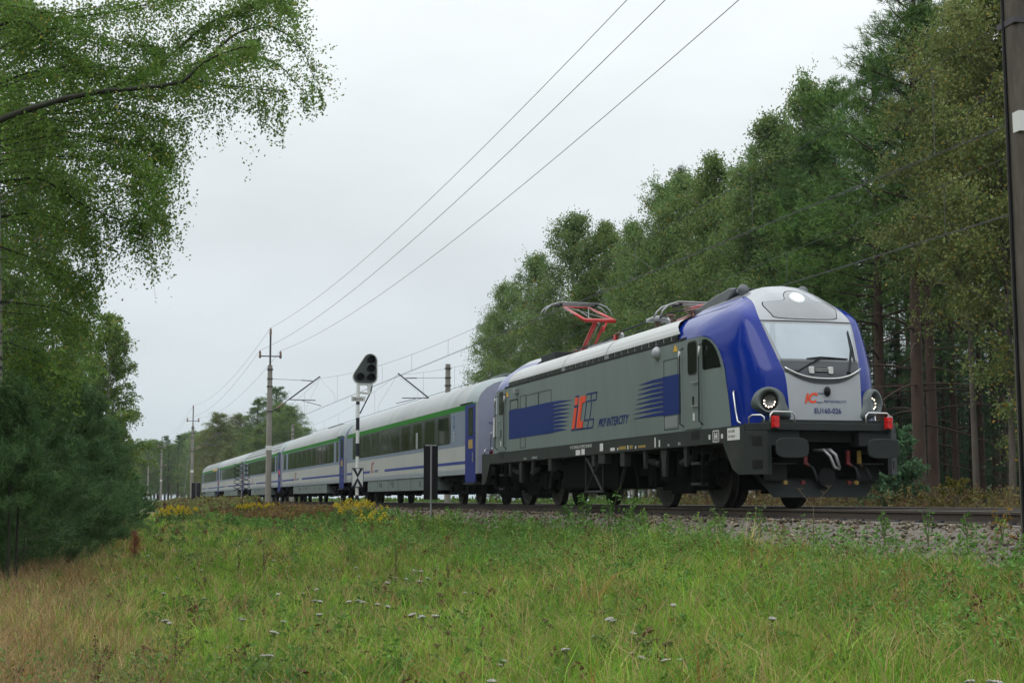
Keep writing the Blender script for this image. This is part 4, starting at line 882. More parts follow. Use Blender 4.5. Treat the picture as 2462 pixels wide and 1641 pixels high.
mast(FMX[4], 1, 'concrete', 'most distant mast on the far side against the hazy wood')
mast(FMX[0], 1, 'concrete', 'mast of the far track outside the picture, behind the right forest edge')
# stay of the mast beyond the train
def sag(p, q, s, n=24): p, q = Vector(p), Vector(q); return [p.lerp(q, i / n) - Vector((0, 0, 4 * s * (i / n) * (1 - i / n))) for i in range(n + 1)]
st_ = MB().tube([(-144.6, -3.1, 7.0), (-136.5, -4.3, -.7)], .02, 5).build('stay_wire', 'wire'); tag(st_, 'slanting stay wire running down from the mast beyond the train', 'stay wire')
# three-wire power line on the mast tops
NMX = [88.] + [m_[0] for m_ in NM]
for (yy, zz, lab) in ((0, 10.22, 'top wire of the three-wire power line on the mast tips'), (-.6, 8.87, 'power line wire on the outer end of the mast crossarms'), (.6, 8.87, 'power line wire on the track-side end of the mast crossarms')):
    w = MB(); pts = []
    for i in range(len(NMX) - 1): pts += sag((NMX[i], -2.95 + yy, zz), (NMX[i + 1], -2.95 + yy, zz), 1.0)[(1 if i else 0):]
    w.tube(pts, .0075, 5); tag(w.build('power_wire', 'wire'), lab, 'power wire', 'three wires of the power line')
def overhead(y, xs_, lab):
    t = empty('overhead_line', (0, y, 0), label=lab, cat='overhead line', group='contact line over the two tracks')
    ms = MB(); ct = MB(); pm = []
    for i in range(len(xs_) - 1):
        a = sag((xs_[i], 0, 7.3), (xs_[i + 1], 0, 7.3), 1.22); pm += a[(1 if i else 0):]
        Lsp = abs(xs_[i + 1] - xs_[i]); nd_ = int(Lsp / 7)
        for k in range(1, nd_):
            f_ = k / nd_; x = xs_[i] + (xs_[i + 1] - xs_[i]) * f_; MB().tube([(x, 0, 7.3 - 4 * 1.22 * f_ * (1 - f_)), (x, 0, 5.5)], .006, 4).build('dropper', 'wire', t)
        for sg in (-1, 1): MB().tube([(xs_[i], 0, 7.28), (xs_[i] + sg * 6 , 0, 5.95), (xs_[i] + sg * 6.2, 0, 5.52)], .005, 4).build('stitch_wire', 'wire', t)
    ms.tube(pm, .0065, 5)
    for dy in (-.02, .02): ct.tube([(xs_[0], dy * 1.5, 5.5), (xs_[-1], dy * 1.5, 5.5)], .0065, 5)
    ms.build('messenger_wire', 'wire', t); ct.build('contact_wire', 'wire', t)
overhead(0, NMX, 'contact line hanging above the train and touching its pantograph')
overhead(4, [88.] + FMX, 'contact line hanging above the empty track behind the train')

# ------------------------------------------------------------------ signal and boards
sg_ = empty('railway_signal', (-33.6, -3.05, 0), label='black and white striped signal post with a dark triangular four-lamp head', cat='signal')
zb = -.75
b = MB(); b.cyl((0, 0, zb), (0, 0, 4.50), .066, 16); pole = b.build('post', 'signal_white', sg_, smooth=False)
for z0, z1 in ((.02, .32), (1.78, 2.27), (2.77, 3.24), (3.74, 3.90)):
    b = MB(); b.cyl((0, 0, z0), (0, 0, z1), .070, 16); b.build('black_band', 'signal_black', pole)
b = MB(); b.box(-.08, .08, -.08, .08, -.08, .02); b.build('yellow_block', 'yellow', pole)
def yz(poly, x0, x1, m, name, par): return MB().prism(poly, 'x', x0, x1).build(name, m, par)
z0_, z1_, hw_ = .62, 1.34, .225; zc_ = (z0_ + z1_) / 2
bd = yz([(-hw_, z0_), (hw_, z0_), (hw_, z1_), (-hw_, z1_)], .08, .10, 'signal_white', 'marker_board', sg_)
b = MB()
def quad(p, x=.106): b.add([(x, y, z) for y, z in p], [tuple(range(len(p)))])
for sy_ in (-1, 1):
    quad([(sy_ * .205, z1_ - .02), (sy_ * .085, z1_ - .02), (0, zc_ + .14), (0, zc_ - .005)]); quad([(sy_ * .205, z0_ + .02), (sy_ * .085, z0_ + .02), (0, zc_ - .14), (0, zc_ + .005)])
for q in ([(-hw_, z0_), (hw_, z0_), (hw_, z0_ + .022), (-hw_, z0_ + .022)], [(-hw_, z1_ - .022), (hw_, z1_ - .022), (hw_, z1_), (-hw_, z1_)], [(-hw_, z0_), (-hw_ + .022, z0_), (-hw_ + .022, z1_), (-hw_, z1_)], [(hw_ - .022, z0_), (hw_, z0_), (hw_, z1_), (hw_ - .022, z1_)]): quad(q, .104)
b.build('board_cross', 'signal_black', bd)
nb = yz([(-.27, 3.86), (.27, 3.86), (.27, 4.05), (-.27, 4.05)], .08, .09, 'white_paint', 'number_plate', sg_)
text('plate_number', '2865N', .165, (.096, -.235, 3.895), FRONT, 'black', nb, sx=.92)
hull = []
for cy_, cz_, a0, a1 in ((.45, 5.42, -15, 158), (.06, 4.80, 150, 270), (.45, 4.80, 270, 360)):
    for i in range(9): a = R(a0 + (a1 - a0) * i / 8); hull.append((cy_ + .27 * math.cos(a), cz_ + .27 * math.sin(a)))
hd_ = MB().prism(hull, 'x', -.06, .04).build('signal_head', 'signal_back', sg_, weld=True)
b = MB(); b.tube([(.045, y, z) for y, z in hull + hull[:1]], .024, 6); b.build('head_rim', 'signal_white', hd_)
for y, z in ((.48, 5.45), (.48, 5.12), (.48, 4.79), (.06, 4.79)):
    b = MB(); G = []
    for x, r_ in ((.045, .15), (.22, .15), (.22, .14), (.05, .135)):
        G.append([(x, y + r_ * math.cos(R(a)), z + r_ * math.sin(R(a))) for a in range(-40, 221, 20)])
    b.grid(G); b.build('lamp_hood', 'black', hd_); b = MB(); b.lathe((.045, y, z), [(0, .012), (.10, .006), (.135, 0)], 'x', 18); b.build('lens', 'black', hd_, smooth=True)
b = MB(); b.cyl((0, .0, 4.22), (0, .42, 4.18), .05, 10); b.cyl((0, .42, 4.14), (0, .42, 4.55), .065, 10); b.box(-.04, .04, -.05, .55, 4.48, 4.53); b.build('head_bracket', 'signal_white', sg_)
b = MB(); b.tube([(0, .08, 3.40), (0, .50, 4.25), (0, .54, 4.5)], .026, 6); b.build('cable_conduit', 'black', sg_)

def panel_board(name, x, y, z0, z1, w, label, zb_):
    t = empty(name, (x, y, 0), label=label, cat='trackside board')
    q = MB(); q.box(-.02, .0, -w / 2, w / 2, z0, z1); q.build('board', 'black', t)
    q = MB(); q.cyl((.03, 0, zb_), (.03, 0, z1 + .03), .027, 8); q.box(.0, .012, -w / 2 * .8, w / 2 * .8, z1 - .01, z1 + .03); q.build('post', 'galvanized', t)
panel_board('trackside_board', -19.6, -3.15, .16, 1.72, .42, 'tall narrow black board on a thin metal post beside the first coach', -.75)
panel_board('trackside_board', -137.5, -2.9, -.4, 1.85, .9, 'black board on a thin post just behind the end of the last coach', -.9)
t = empty('crossing_marker', (-88.2, -2.6, 0), label='post carrying two columns of small dark crosses in front of the fourth coach', cat='track marker')
q = MB(); q.cyl((0, 0, -.8), (0, 0, 2.7), .04, 8); q.build('post', 'galvanized', t)
for yy in (-.22, .22):
    q = MB()
    for k in range(6):
        z = .9 + k * .33
        q.tube([(.05, yy * .2, z - .12), (.05, yy * 2.6, z + .14)], .034, 4); q.tube([(.05, yy * .2, z + .14), (.05, yy * 2.6, z - .12)], .034, 4)
    q.build('cross', 'black', t)

# ------------------------------------------------------------------ vegetation builders
def leaf_cloud(name, P, size, col, parent=None, m='leaf', seed=0, narrow=.6, ndir=None):
    r = np.random.default_rng(seed); n = len(P); P = np.asarray(P, np.float32)
    a = unit(r.normal(0, 1, (n, 3)))
    if ndir is not None: a = unit(a * .6 + ndir)
    b = unit(np.cross(a, r.normal(0, 1, (n, 3)))); s = (np.asarray(size) * np.ones(n) * r.uniform(.7, 1.3, n))[:, None] * .5
    V = np.stack([P + a * s, P + b * s * narrow, P - a * s, P - b * s * narrow], 1)
    F = np.arange(n * 4).reshape(n, 4)
    return fast_mesh(name, V, F4=F, col=np.repeat(col, 4, 0), m=m, parent=parent)
def strands(r, S0, D, L, droop, nl, spread, jit=.06):
    """points along drooping strands: S0 (n,3) starts, D (n,3) directions, L (n,), -> (n*nl,3) and the strand index"""
    n = len(S0); t = (r.random((n, nl)) * .95 + .05)
    p = S0[:, None] + D[:, None] * (L[:, None] * t)[..., None]
    p[..., 2] -= droop[:, None] * t ** 2
    p = p + r.normal(0, spread, p.shape)
    return p.reshape(-1, 3), np.repeat(np.arange(n), nl)
def palette(r, idx, nstr, base, alt, yel=None, pyel=.02, vs=.25, vl=.18):
    k = r.random(nstr)[idx][:, None]; c = base * (1 - k) + alt * k
    c = c * (r.uniform(1 - vs, 1 + vs, nstr)[idx] * r.uniform(1 - vl, 1 + vl, len(idx)))[:, None]
    if yel is not None:
        y = r.random(len(idx)) < (pyel + .25 * (r.random(nstr) < .06)[idx]); c[y] = yel * r.uniform(.7, 1.2, (y.sum(), 1))
    return c
A = np.array
def broadleaf(name, H, hb, Rm, nb, ns, nl, leaf, seed, base=(.11, .20, .05), alt=(.17, .24, .07), yel=(.36, .26, .04), pyel=.012, droop=.6, trunk='bark_birch', loc=(0, 0, 0), top=.55, lean=0., rt_=.13, bushy=False, slen=.85):
    r = np.random.default_rng(seed); T = empty(name, loc)
    tr = MB(); tp = []
    a0 = r.uniform(0, 6.28); 
    for i in range(9):
        h = i / 8; tp.append(Vector((lean * h * H + .012 * H * math.sin(3 * h + a0) * h, .012 * H * math.cos(2.3 * h + a0) * h, h * H * .97)))
    tr.tube([tp[0] - Vector((0, 0, .6))] + tp, [rt_ * 1.2] + [rt_ * (1 - .9 * (i / 8) ** .9) + .012 for i in range(9)], 8)
    tpn = A([list(p) for p in tp]); S0 = []; D = []; L = []; DR = []
    for i in range(nb):
        q = (i + r.random()) / nb; h = hb + (1 - hb) * q ** .85
        hh = (h - hb) / (1 - hb); shape = min(1, .60 + hh * 1.6) * (1 - (max(0., hh - .30) / .72) ** 2.0) ** .75 * .95 + .10
        Lb = Rm * shape * r.uniform(.55, 1.15)
        az = i * 2.39996 + r.uniform(-.6, .6); el = R(r.uniform(20, 45) + 25 * hh)
        st = A([np.interp(h, np.linspace(0, 1, 9), tpn[:, k]) for k in range(3)]); st[2] = h * H * .97
        d = A([math.cos(az) * math.cos(el), math.sin(az) * math.cos(el), math.sin(el)])
        ts = np.linspace(0, 1, 6); path = st + d * (Lb * ts)[:, None]; path[:, 2] -= .28 * Lb * ts ** 2.2
        path[:, :2] += r.normal(0, .05 * Lb, 2) * (ts ** 2)[:, None]
        tr.tube(path, [rt_ * .32 * (1 - h * .6) * (1 - .85 * t) + .006 for t in ts], 5)
        n_ = max(3, int(ns * (.4 + Lb / Rm))); t = r.uniform(.18, 1.03, n_) ** .8
        s0 = np.stack([np.interp(t, ts, path[:, k]) for k in range(3)], 1)
        dd = unit(d[None] * .8 + r.normal(0, .75, (n_, 3)) + A([0, 0, .1])); S0.append(s0); D.append(dd); L.append(r.uniform(.4, 1.0, n_) * slen * (H / 14) * (.6 + .5 * Lb / Rm)); DR.append(r.uniform(.3, 1.4, n_) * droop * (H / 14))
    # leading shoot
    n_ = ns; S0.append(tpn[-1][None] + r.normal(0, .1, (n_, 3)) - A([0, 0, 1.]) * r.random((n_, 1)) * H * .08); D.append(unit(r.normal(0, .5, (n_, 3)) + A([0, 0, .9]))); L.append(r.uniform(.3, .9, n_) * .6 * H / 14); DR.append(np.full(n_, .1))
    S0, D, L, DR = map(np.concatenate, (S0, D, L, DR))
    P, idx = strands(r, S0, D, L, DR, nl, .10 * H / 14)
    c = palette(r, idx, len(S0), A(base), A(alt), A(yel), pyel)
    tr.build('trunk', trunk, T, smooth=True)
    leaf_cloud('crown', P, leaf, c, T, seed=seed)
    return T
def pine(name, H, hb, Rm, nb, nt_, seed, loc=(0, 0, 0), base=(.028, .075, .030), alt=(.05, .115, .035), trunk='bark_red', needle=.24, nn=10, rt_=.17, deadb=10, lean=0., w_=.03, flat=.25, sc_tuft=1.):
    r = np.random.default_rng(seed); T = empty(name, loc); tr = MB(); a0 = r.uniform(0, 6.28)
    tp = [Vector((lean * h * H + .008 * H * math.sin(3 * h + a0) * h, .008 * H * math.cos(2 * h + a0) * h, h * H * .98)) for h in np.linspace(0, 1, 9)]
    tr.tube([tp[0] - Vector((0, 0, .6))] + tp, [rt_ * 1.15] + [rt_ * (1 - .85 * (i / 8) ** 1.1) + .01 for i in range(9)], 10)
    tpn = A([list(p) for p in tp]); C = []; DN = []; S = []
    def branch(h, Lb, az, el, bare=False):
        st = A([np.interp(h, np.linspace(0, 1, 9), tpn[:, k]) for k in range(3)]); st[2] = h * H * .98
        d = A([math.cos(az) * math.cos(el), math.sin(az) * math.cos(el), math.sin(el)]); ts = np.linspace(0, 1, 6)
        path = st + d * (Lb * ts)[:, None]; path[:, 2] += (-.30 if bare else .10) * Lb * ts ** 2 - .12 * Lb * ts; path[:, :2] += (r.normal(0, .08, 2) * Lb) * (ts ** 2)[:, None]
        kq = 6 if bare else 5; tr.tube(path[:kq], [rt_ * (.2 if bare else .22) * (1 - .95 * t) + .006 for t in ts[:kq]], 5); return path, d, ts
    for i in range(deadb):
        h = hb * r.uniform(.35, 1.05); branch(h, Rm * r.uniform(.4, 1.1), r.uniform(0, 6.28), R(r.uniform(0, 35)), True)
    for i in range(nb):
        q = (i + r.random()) / nb; h = hb + (1 - hb) * q ** .9; hh = (h - hb) / (1 - hb)
        Lb = Rm * ((1 - hh) ** .62 * .92 + .12) * r.uniform(.55, 1.12) * (.75 + .25 * min(1, hh * 5))
        az = i * 2.39996 + r.uniform(-.7, .7); el = R(r.uniform(0, 25) + 38 * hh)
        path, d, ts = branch(h, Lb, az, el)
        side = unit(np.cross(d, A([0, 0, 1.])))
        nc = max(2, int(2 + 4.5 * Lb / Rm)); per = max(4, int(nt_ * (.35 + Lb / Rm) / nc)); t = r.uniform(.35, 1.02, nc)
        cc = np.stack([np.interp(t, ts, path[:, k]) for k in range(3)], 1); w = Lb * .42 * (1.15 - t * .6)
        cc = cc + side * (r.uniform(-1, 1, nc) * w)[:, None]; cc[:, 2] += r.uniform(-.1, .5, nc) * flat
        sg_c = (.09 + .10 * Lb) if H > 8 else (.035 + .075 * Lb)
        s0 = (cc[:, None] + r.normal(0, 1, (nc, per, 3)) * A([sg_c, sg_c, sg_c * .5])).reshape(-1, 3)
        out_ = np.repeat(d[None], len(s0), 0) * .5 + unit(s0 - np.repeat(cc, per, 0)) * .5 + A([0, 0, .6])
        C.append(s0); DN.append(unit(out_ + r.normal(0, .25, (len(s0), 3))))
    n_ = nt_; C.append(tpn[-1] + r.normal(0, .18, (n_, 3)) * A([1, 1, 1.2])); DN.append(unit(r.normal(0, .3, (n_, 3)) + A([0, 0, 1.])))
    C = np.concatenate(C); DN = np.concatenate(DN); n = len(C)
    dirs = unit(DN[:, None] * .75 + r.normal(0, .62, (n, nn, 3))); ln = needle * r.uniform(.6, 1.2, (n, nn, 1))
    p0 = C[:, None] - DN[:, None] * r.uniform(0, .25, (n, nn, 1)) * sc_tuft; p1 = p0 + dirs * ln; sd_ = unit(np.cross(dirs, r.normal(0, 1, (n, nn, 3)))) * w_ * .5
    V = np.stack([p0 - sd_ * .6, p0 + sd_ * .6, p1 + sd_ * .35, p1 - sd_ * .35], 2).reshape(-1, 3)
    k = r.random(n)[:, None]; c = (A(base) * (1 - k) + A(alt) * k) * r.uniform(.7, 1.3, (n, 1)); c = np.repeat(c, nn, 0) * r.uniform(.8, 1.2, (n * nn, 1))
    tr.build('trunk', trunk, T, smooth=True)
    fast_mesh('crown', V, F4=np.arange(n * nn * 4).reshape(-1, 4), col=np.repeat(c, 4, 0), m='needle', parent=T)
    return T

# ------------------------------------------------------------------ forest on the far side of the tracks
protos = {}
for i, kw in enumerate((dict(Rm=3.1, hb=.10), dict(Rm=2.8, hb=.08), dict(Rm=3.3, hb=.12), dict(Rm=2.7, hb=.10))):
    protos['b%d' % i] = broadleaf('birch_tree', 14, kw['hb'], kw['Rm'], 96, 22, 24, .095, 20 + i, slen=1.2, base=((.115, .215, .060), (.13, .22, .055), (.10, .195, .055), (.13, .225, .075))[i])
protos['g0'] = broadleaf('birch_tree', 14, .08, 3.1, 92, 20, 22, .098, 31, base=(.12, .18, .05), alt=(.18, .205, .065), yel=(.42, .27, .05), pyel=.035, rt_=.09, slen=.9)
protos['g1'] = broadleaf('birch_tree', 14, .36, 3.3, 80, 20, 22, .098, 32, base=(.12, .175, .045), alt=(.18, .20, .06), yel=(.34, .25, .05), pyel=.02, rt_=.09, slen=1.1, trunk='bark')
protos['p0'] = pine('pine_tree', 18, .42, 3.4, 64, 62, 40, needle=.17, nn=13, w_=.026, base=(.065, .15, .028), alt=(.12, .21, .038), flat=.45, deadb=16)
protos['p1'] = pine('pine_tree', 18, .30, 3.1, 70, 60, 41, needle=.17, nn=13, w_=.026, base=(.055, .13, .034), alt=(.095, .18, .045), flat=.4, deadb=14)
protos['p2'] = pine('pine_tree', 18, .60, 2.7, 46, 46, 42, base=(.035, .11, .04), alt=(.065, .16, .05), needle=.19, nn=11, deadb=22)
protos['p3'] = pine('pine_tree', 18, .05, 2.2, 90, 36, 43, base=(.02, .06, .025), alt=(.035, .09, .03), needle=.24, nn=9, deadb=3)   # dark dense spruce-like
used = set(); HP = {'b': 14, 'g': 14, 'p': 18}
def plant(kind, x, y, H, wf, rz, label, group, name=None):
    o = protos[kind]
    if kind in used: o = copy_tree(o)
    used.add(kind)
    s = H / HP[kind[0]]; zb_ = float(ground_z(x, y)); o.location = (x, y, zb_); o.scale = (s * wf, s * wf, s); o.rotation_euler = (0, 0, rz)
    if name: o.name = name
    return tag(o, label, 'tree', group)
GF = 'trees along the forest edge beyond the tracks'
front_row = [
 ('b1', 1128, 720, 14.5, 1.0, 'leftmost small birch of the forest edge, leaning over the first coach'),
 ('b0', 1170, 648, 13, .95, 'birch at the left end of the forest edge, second lowest top'),
 ('b2', 1232, 582, 12.6, .9, 'birch with rounded green top left of the raised pantograph'),
 ('b3', 1312, 487, 12.4, 1.1, 'airy birch rising straight above the raised pantograph'),
 ('b1', 1385, 506, 13.6, 1.0, 'birch just to the right above the raised pantograph'),
 ('b0', 1452, 505, 12.4, .8, 'dense green birch in front of the dip in the treetops'),
 ('b2', 1528, 412, 12.6, .9, 'tall birch with a ragged left side above the roof middle'),
 ('p3', 1566, 376, 16.0, .8, 'dark conifer tip peeping between two tall birches'),
 ('b3', 1590, 388, 13.2, 1.0, 'slender birch with pale trunk above the circuit breaker on the roof'),
 ('b1', 1655, 350, 12.6, .95, 'feathery birch above the lowered pantograph'),
 ('p1', 1738, 335, 15.5, .75, 'dark narrow pine between two feathery birches'),
 ('b0', 1722, 372, 12.2, .8, 'low bushy birch behind the cab roof'),
 ('b3', 1795, 255, 12.8, 1.0, 'pale airy birch left of the big green pines'),
 ('b2', 1868, 165, 14.5, .8, 'tall pale birch top standing out against the sky'),
 ('p1', 1872, 300, 12.8, 1.25, 'wide green pine with low boughs just left above the locomotive nose'),
 ('p0', 1940, 185, 14.0, 1.35, 'bushy pine with layered green boughs above the locomotive nose'),
 ('p0', 2020, 120, 13.0, 1.35, 'bushy bright green pine beside the tall red trunk'),
 ('p0', 2112, -110, 12.3, 1.25, 'tallest pine with a long reddish trunk right of the locomotive'),
 ('p2', 2143, -20, 13.4, 1.1, 'thinner pine whose trunk stands close beside the tall red trunk'),
 ('g1', 2240, -10, 10.8, .95, 'golden brown birch left of the dark near mast'),
 ('g1', 2322, -60, 10.4, .95, 'yellowing birch partly hidden by the dark near mast'),
 ('g0', 2420, -60, 11.5, 1.0, 'yellowing birch beyond the right edge of the picture'),
]
for i, (k, xd, yd, Y, wf, lab) in enumerate(front_row):
    p = at(xd, yd, Y); gz = float(ground_z(p.x, Y)); plant(k, at(xd, 1000, Y).x, Y, p.z - gz, wf, i * 1.9 + (0 if k != 'g0' else .4), lab, GF)
rr = random.Random(5); deep = 0
for (Ylo, Yhi, n, kinds, hs) in ((15, 19, 26, ('b0', 'p1', 'b2', 'p2', 'b3', 'p0', 'b1'), .80), (20, 27, 34, ('p2', 'p0', 'p2', 'b1', 'p3', 'b2'), .80), (28, 45, 34, ('p2', 'p3', 'p2', 'p1'), .80)):
    for j in range(n):
        xd = 1128 + (2600 - 1128) * (j + rr.uniform(.1, .9)) / n; Y = rr.uniform(Ylo, Yhi)
        top_ = np.interp(xd, [1128, 1250, 1400, 1550, 1700, 1850, 2000, 2600], [790, 640, 570, 480, 420, 300, 180, 60])
        p = at(xd, top_ + rr.uniform(0, 90), Y); gz = float(ground_z(p.x, Y)); H = min(p.z - gz, 22) * rr.uniform(.9, 1.02)
        k = rr.choice(kinds)
        if xd > 1880 and Y < 28 and k[0] == 'b': k = 'p2'
        if xd > 1880 and rr.random() < .55: continue
        kindname = {'b': 'birch', 'g': 'birch', 'p': 'pine'}[k[0]]
        plant(k, at(xd, 1000, Y).x, Y, H, rr.uniform(.8, 1.1), rr.uniform(0, 6.28), kindname + ' growing deep in the forest behind the edge trees', 'trees deep in the forest')
for j in range(70):
    xd = 1128 + 21 * j + rr.uniform(-9, 9); Y = rr.uniform(46, 80); k = rr.choice(['p3', 'b0', 'p1', 'b2'])
    plant(k, at(xd, 1000, Y).x, Y, rr.uniform(11, 15) * (.62 if xd > 1950 else 1), rr.uniform(1.1, 1.4), rr.uniform(0, 6.28), ('birch' if k[0] == 'b' else 'conifer') + ' in the farthest depth of the forest', 'trees in the farthest depth of the forest')
for j in range(5):
    xd = 1990 + 85 * j + rr.uniform(-12, 12); Y = rr.uniform(15, 22); plant('p3', at(xd, 1000, Y).x, Y, rr.uniform(5.5, 9), 1.3, rr.uniform(0, 6.28), 'dark young spruce among the bare trunks at the right', 'dark young spruces among the trunks')
for j in range(14):
    xd = 1950 + 30 * j + rr.uniform(-10, 10); Y = rr.uniform(28, 42); plant('p3', at(xd, 1000, Y).x, Y, rr.uniform(8.5, 12), 1.25, rr.uniform(0, 6.28), 'dark spruce filling the gap between the far trunks at the right', 'dark spruces between the far trunks')
# dark spruce understorey in the depth on the right
for j in range(26):
    xd = 1150 + j * 58 + rr.uniform(-15, 15); Y = rr.uniform(24, 40)
    plant('p3', at(xd, 1000, Y).x, Y, rr.uniform(5, 8.5), 1.25, rr.uniform(0, 6.28), 'low dark spruce in the shade of the forest', 'young spruces under the forest')
# far trees beyond the end of the train
far = [('p0', 590, 920, -185, 1.7, 'dark pine with open branches behind the train, left part of the far tree group'), ('b2', 668, 935, -178, 1.5, 'drooping birch right beside the dark pine far behind the train'), ('p1', 634, 893, -190, 1.9, 'dense pine forming the top of the far tree group'), ('b0', 640, 930, -182, 1.5, 'green birch low in the middle of the far tree group'), ('b1', 600, 985, -180, 1.5, 'low green tree at the foot of the far tree group'),
       ('g0', 505, 958, -205, 1.7, 'round yellow-green tree left of the far pines'), ('g0', 548, 955, -215, 1.7, 'yellow-green tree just left of the far pines'), ('g0', 470, 995, -240, 1.7, 'yellow-green tree beside the second standing mast'), ('g0', 525, 1035, -190, 1.4, 'low yellow bushy tree behind the fourth coach'), ('g0', 575, 1040, -185, 1.3, 'low yellow bushy tree behind the far coaches')]
def atX(xd, yd, X):
    x, y = xd * 1.0468, yd * 1.0468; v = fw + rt * ((x - 1231) / CF) + up * ((820.5 - y) / CF); k = (X - CPOS[0]) / v.x; return Vector(CPOS) + v * k
for i, (k, xd, yd, X, wf, lab) in enumerate(far):
    p = atX(xd, yd, X); plant(k, X, p.y, p.z + .9, wf, i * 1.1, lab, 'trees beyond the end of the train')
for j in range(64):
    xd = 300 + j * 6.2 + rr.uniform(-4, 4); X = rr.uniform(-500, -300); yd = np.interp(xd, [340, 380, 420, 470, 620], [1030, 1015, 1010, 990, 990]) + rr.uniform(-14, 22)
    p = atX(xd, yd, X); plant(rr.choice(['b0', 'b2', 'p1', 'b3', 'p0']), X, p.y, p.z + .9, rr.uniform(1.6, 2.2), rr.uniform(0, 6), 'distant tree in the hazy wood where the railway vanishes', 'trees of the hazy distant wood')
for k_ in protos:
    if k_ not in used: print('unused', k_)

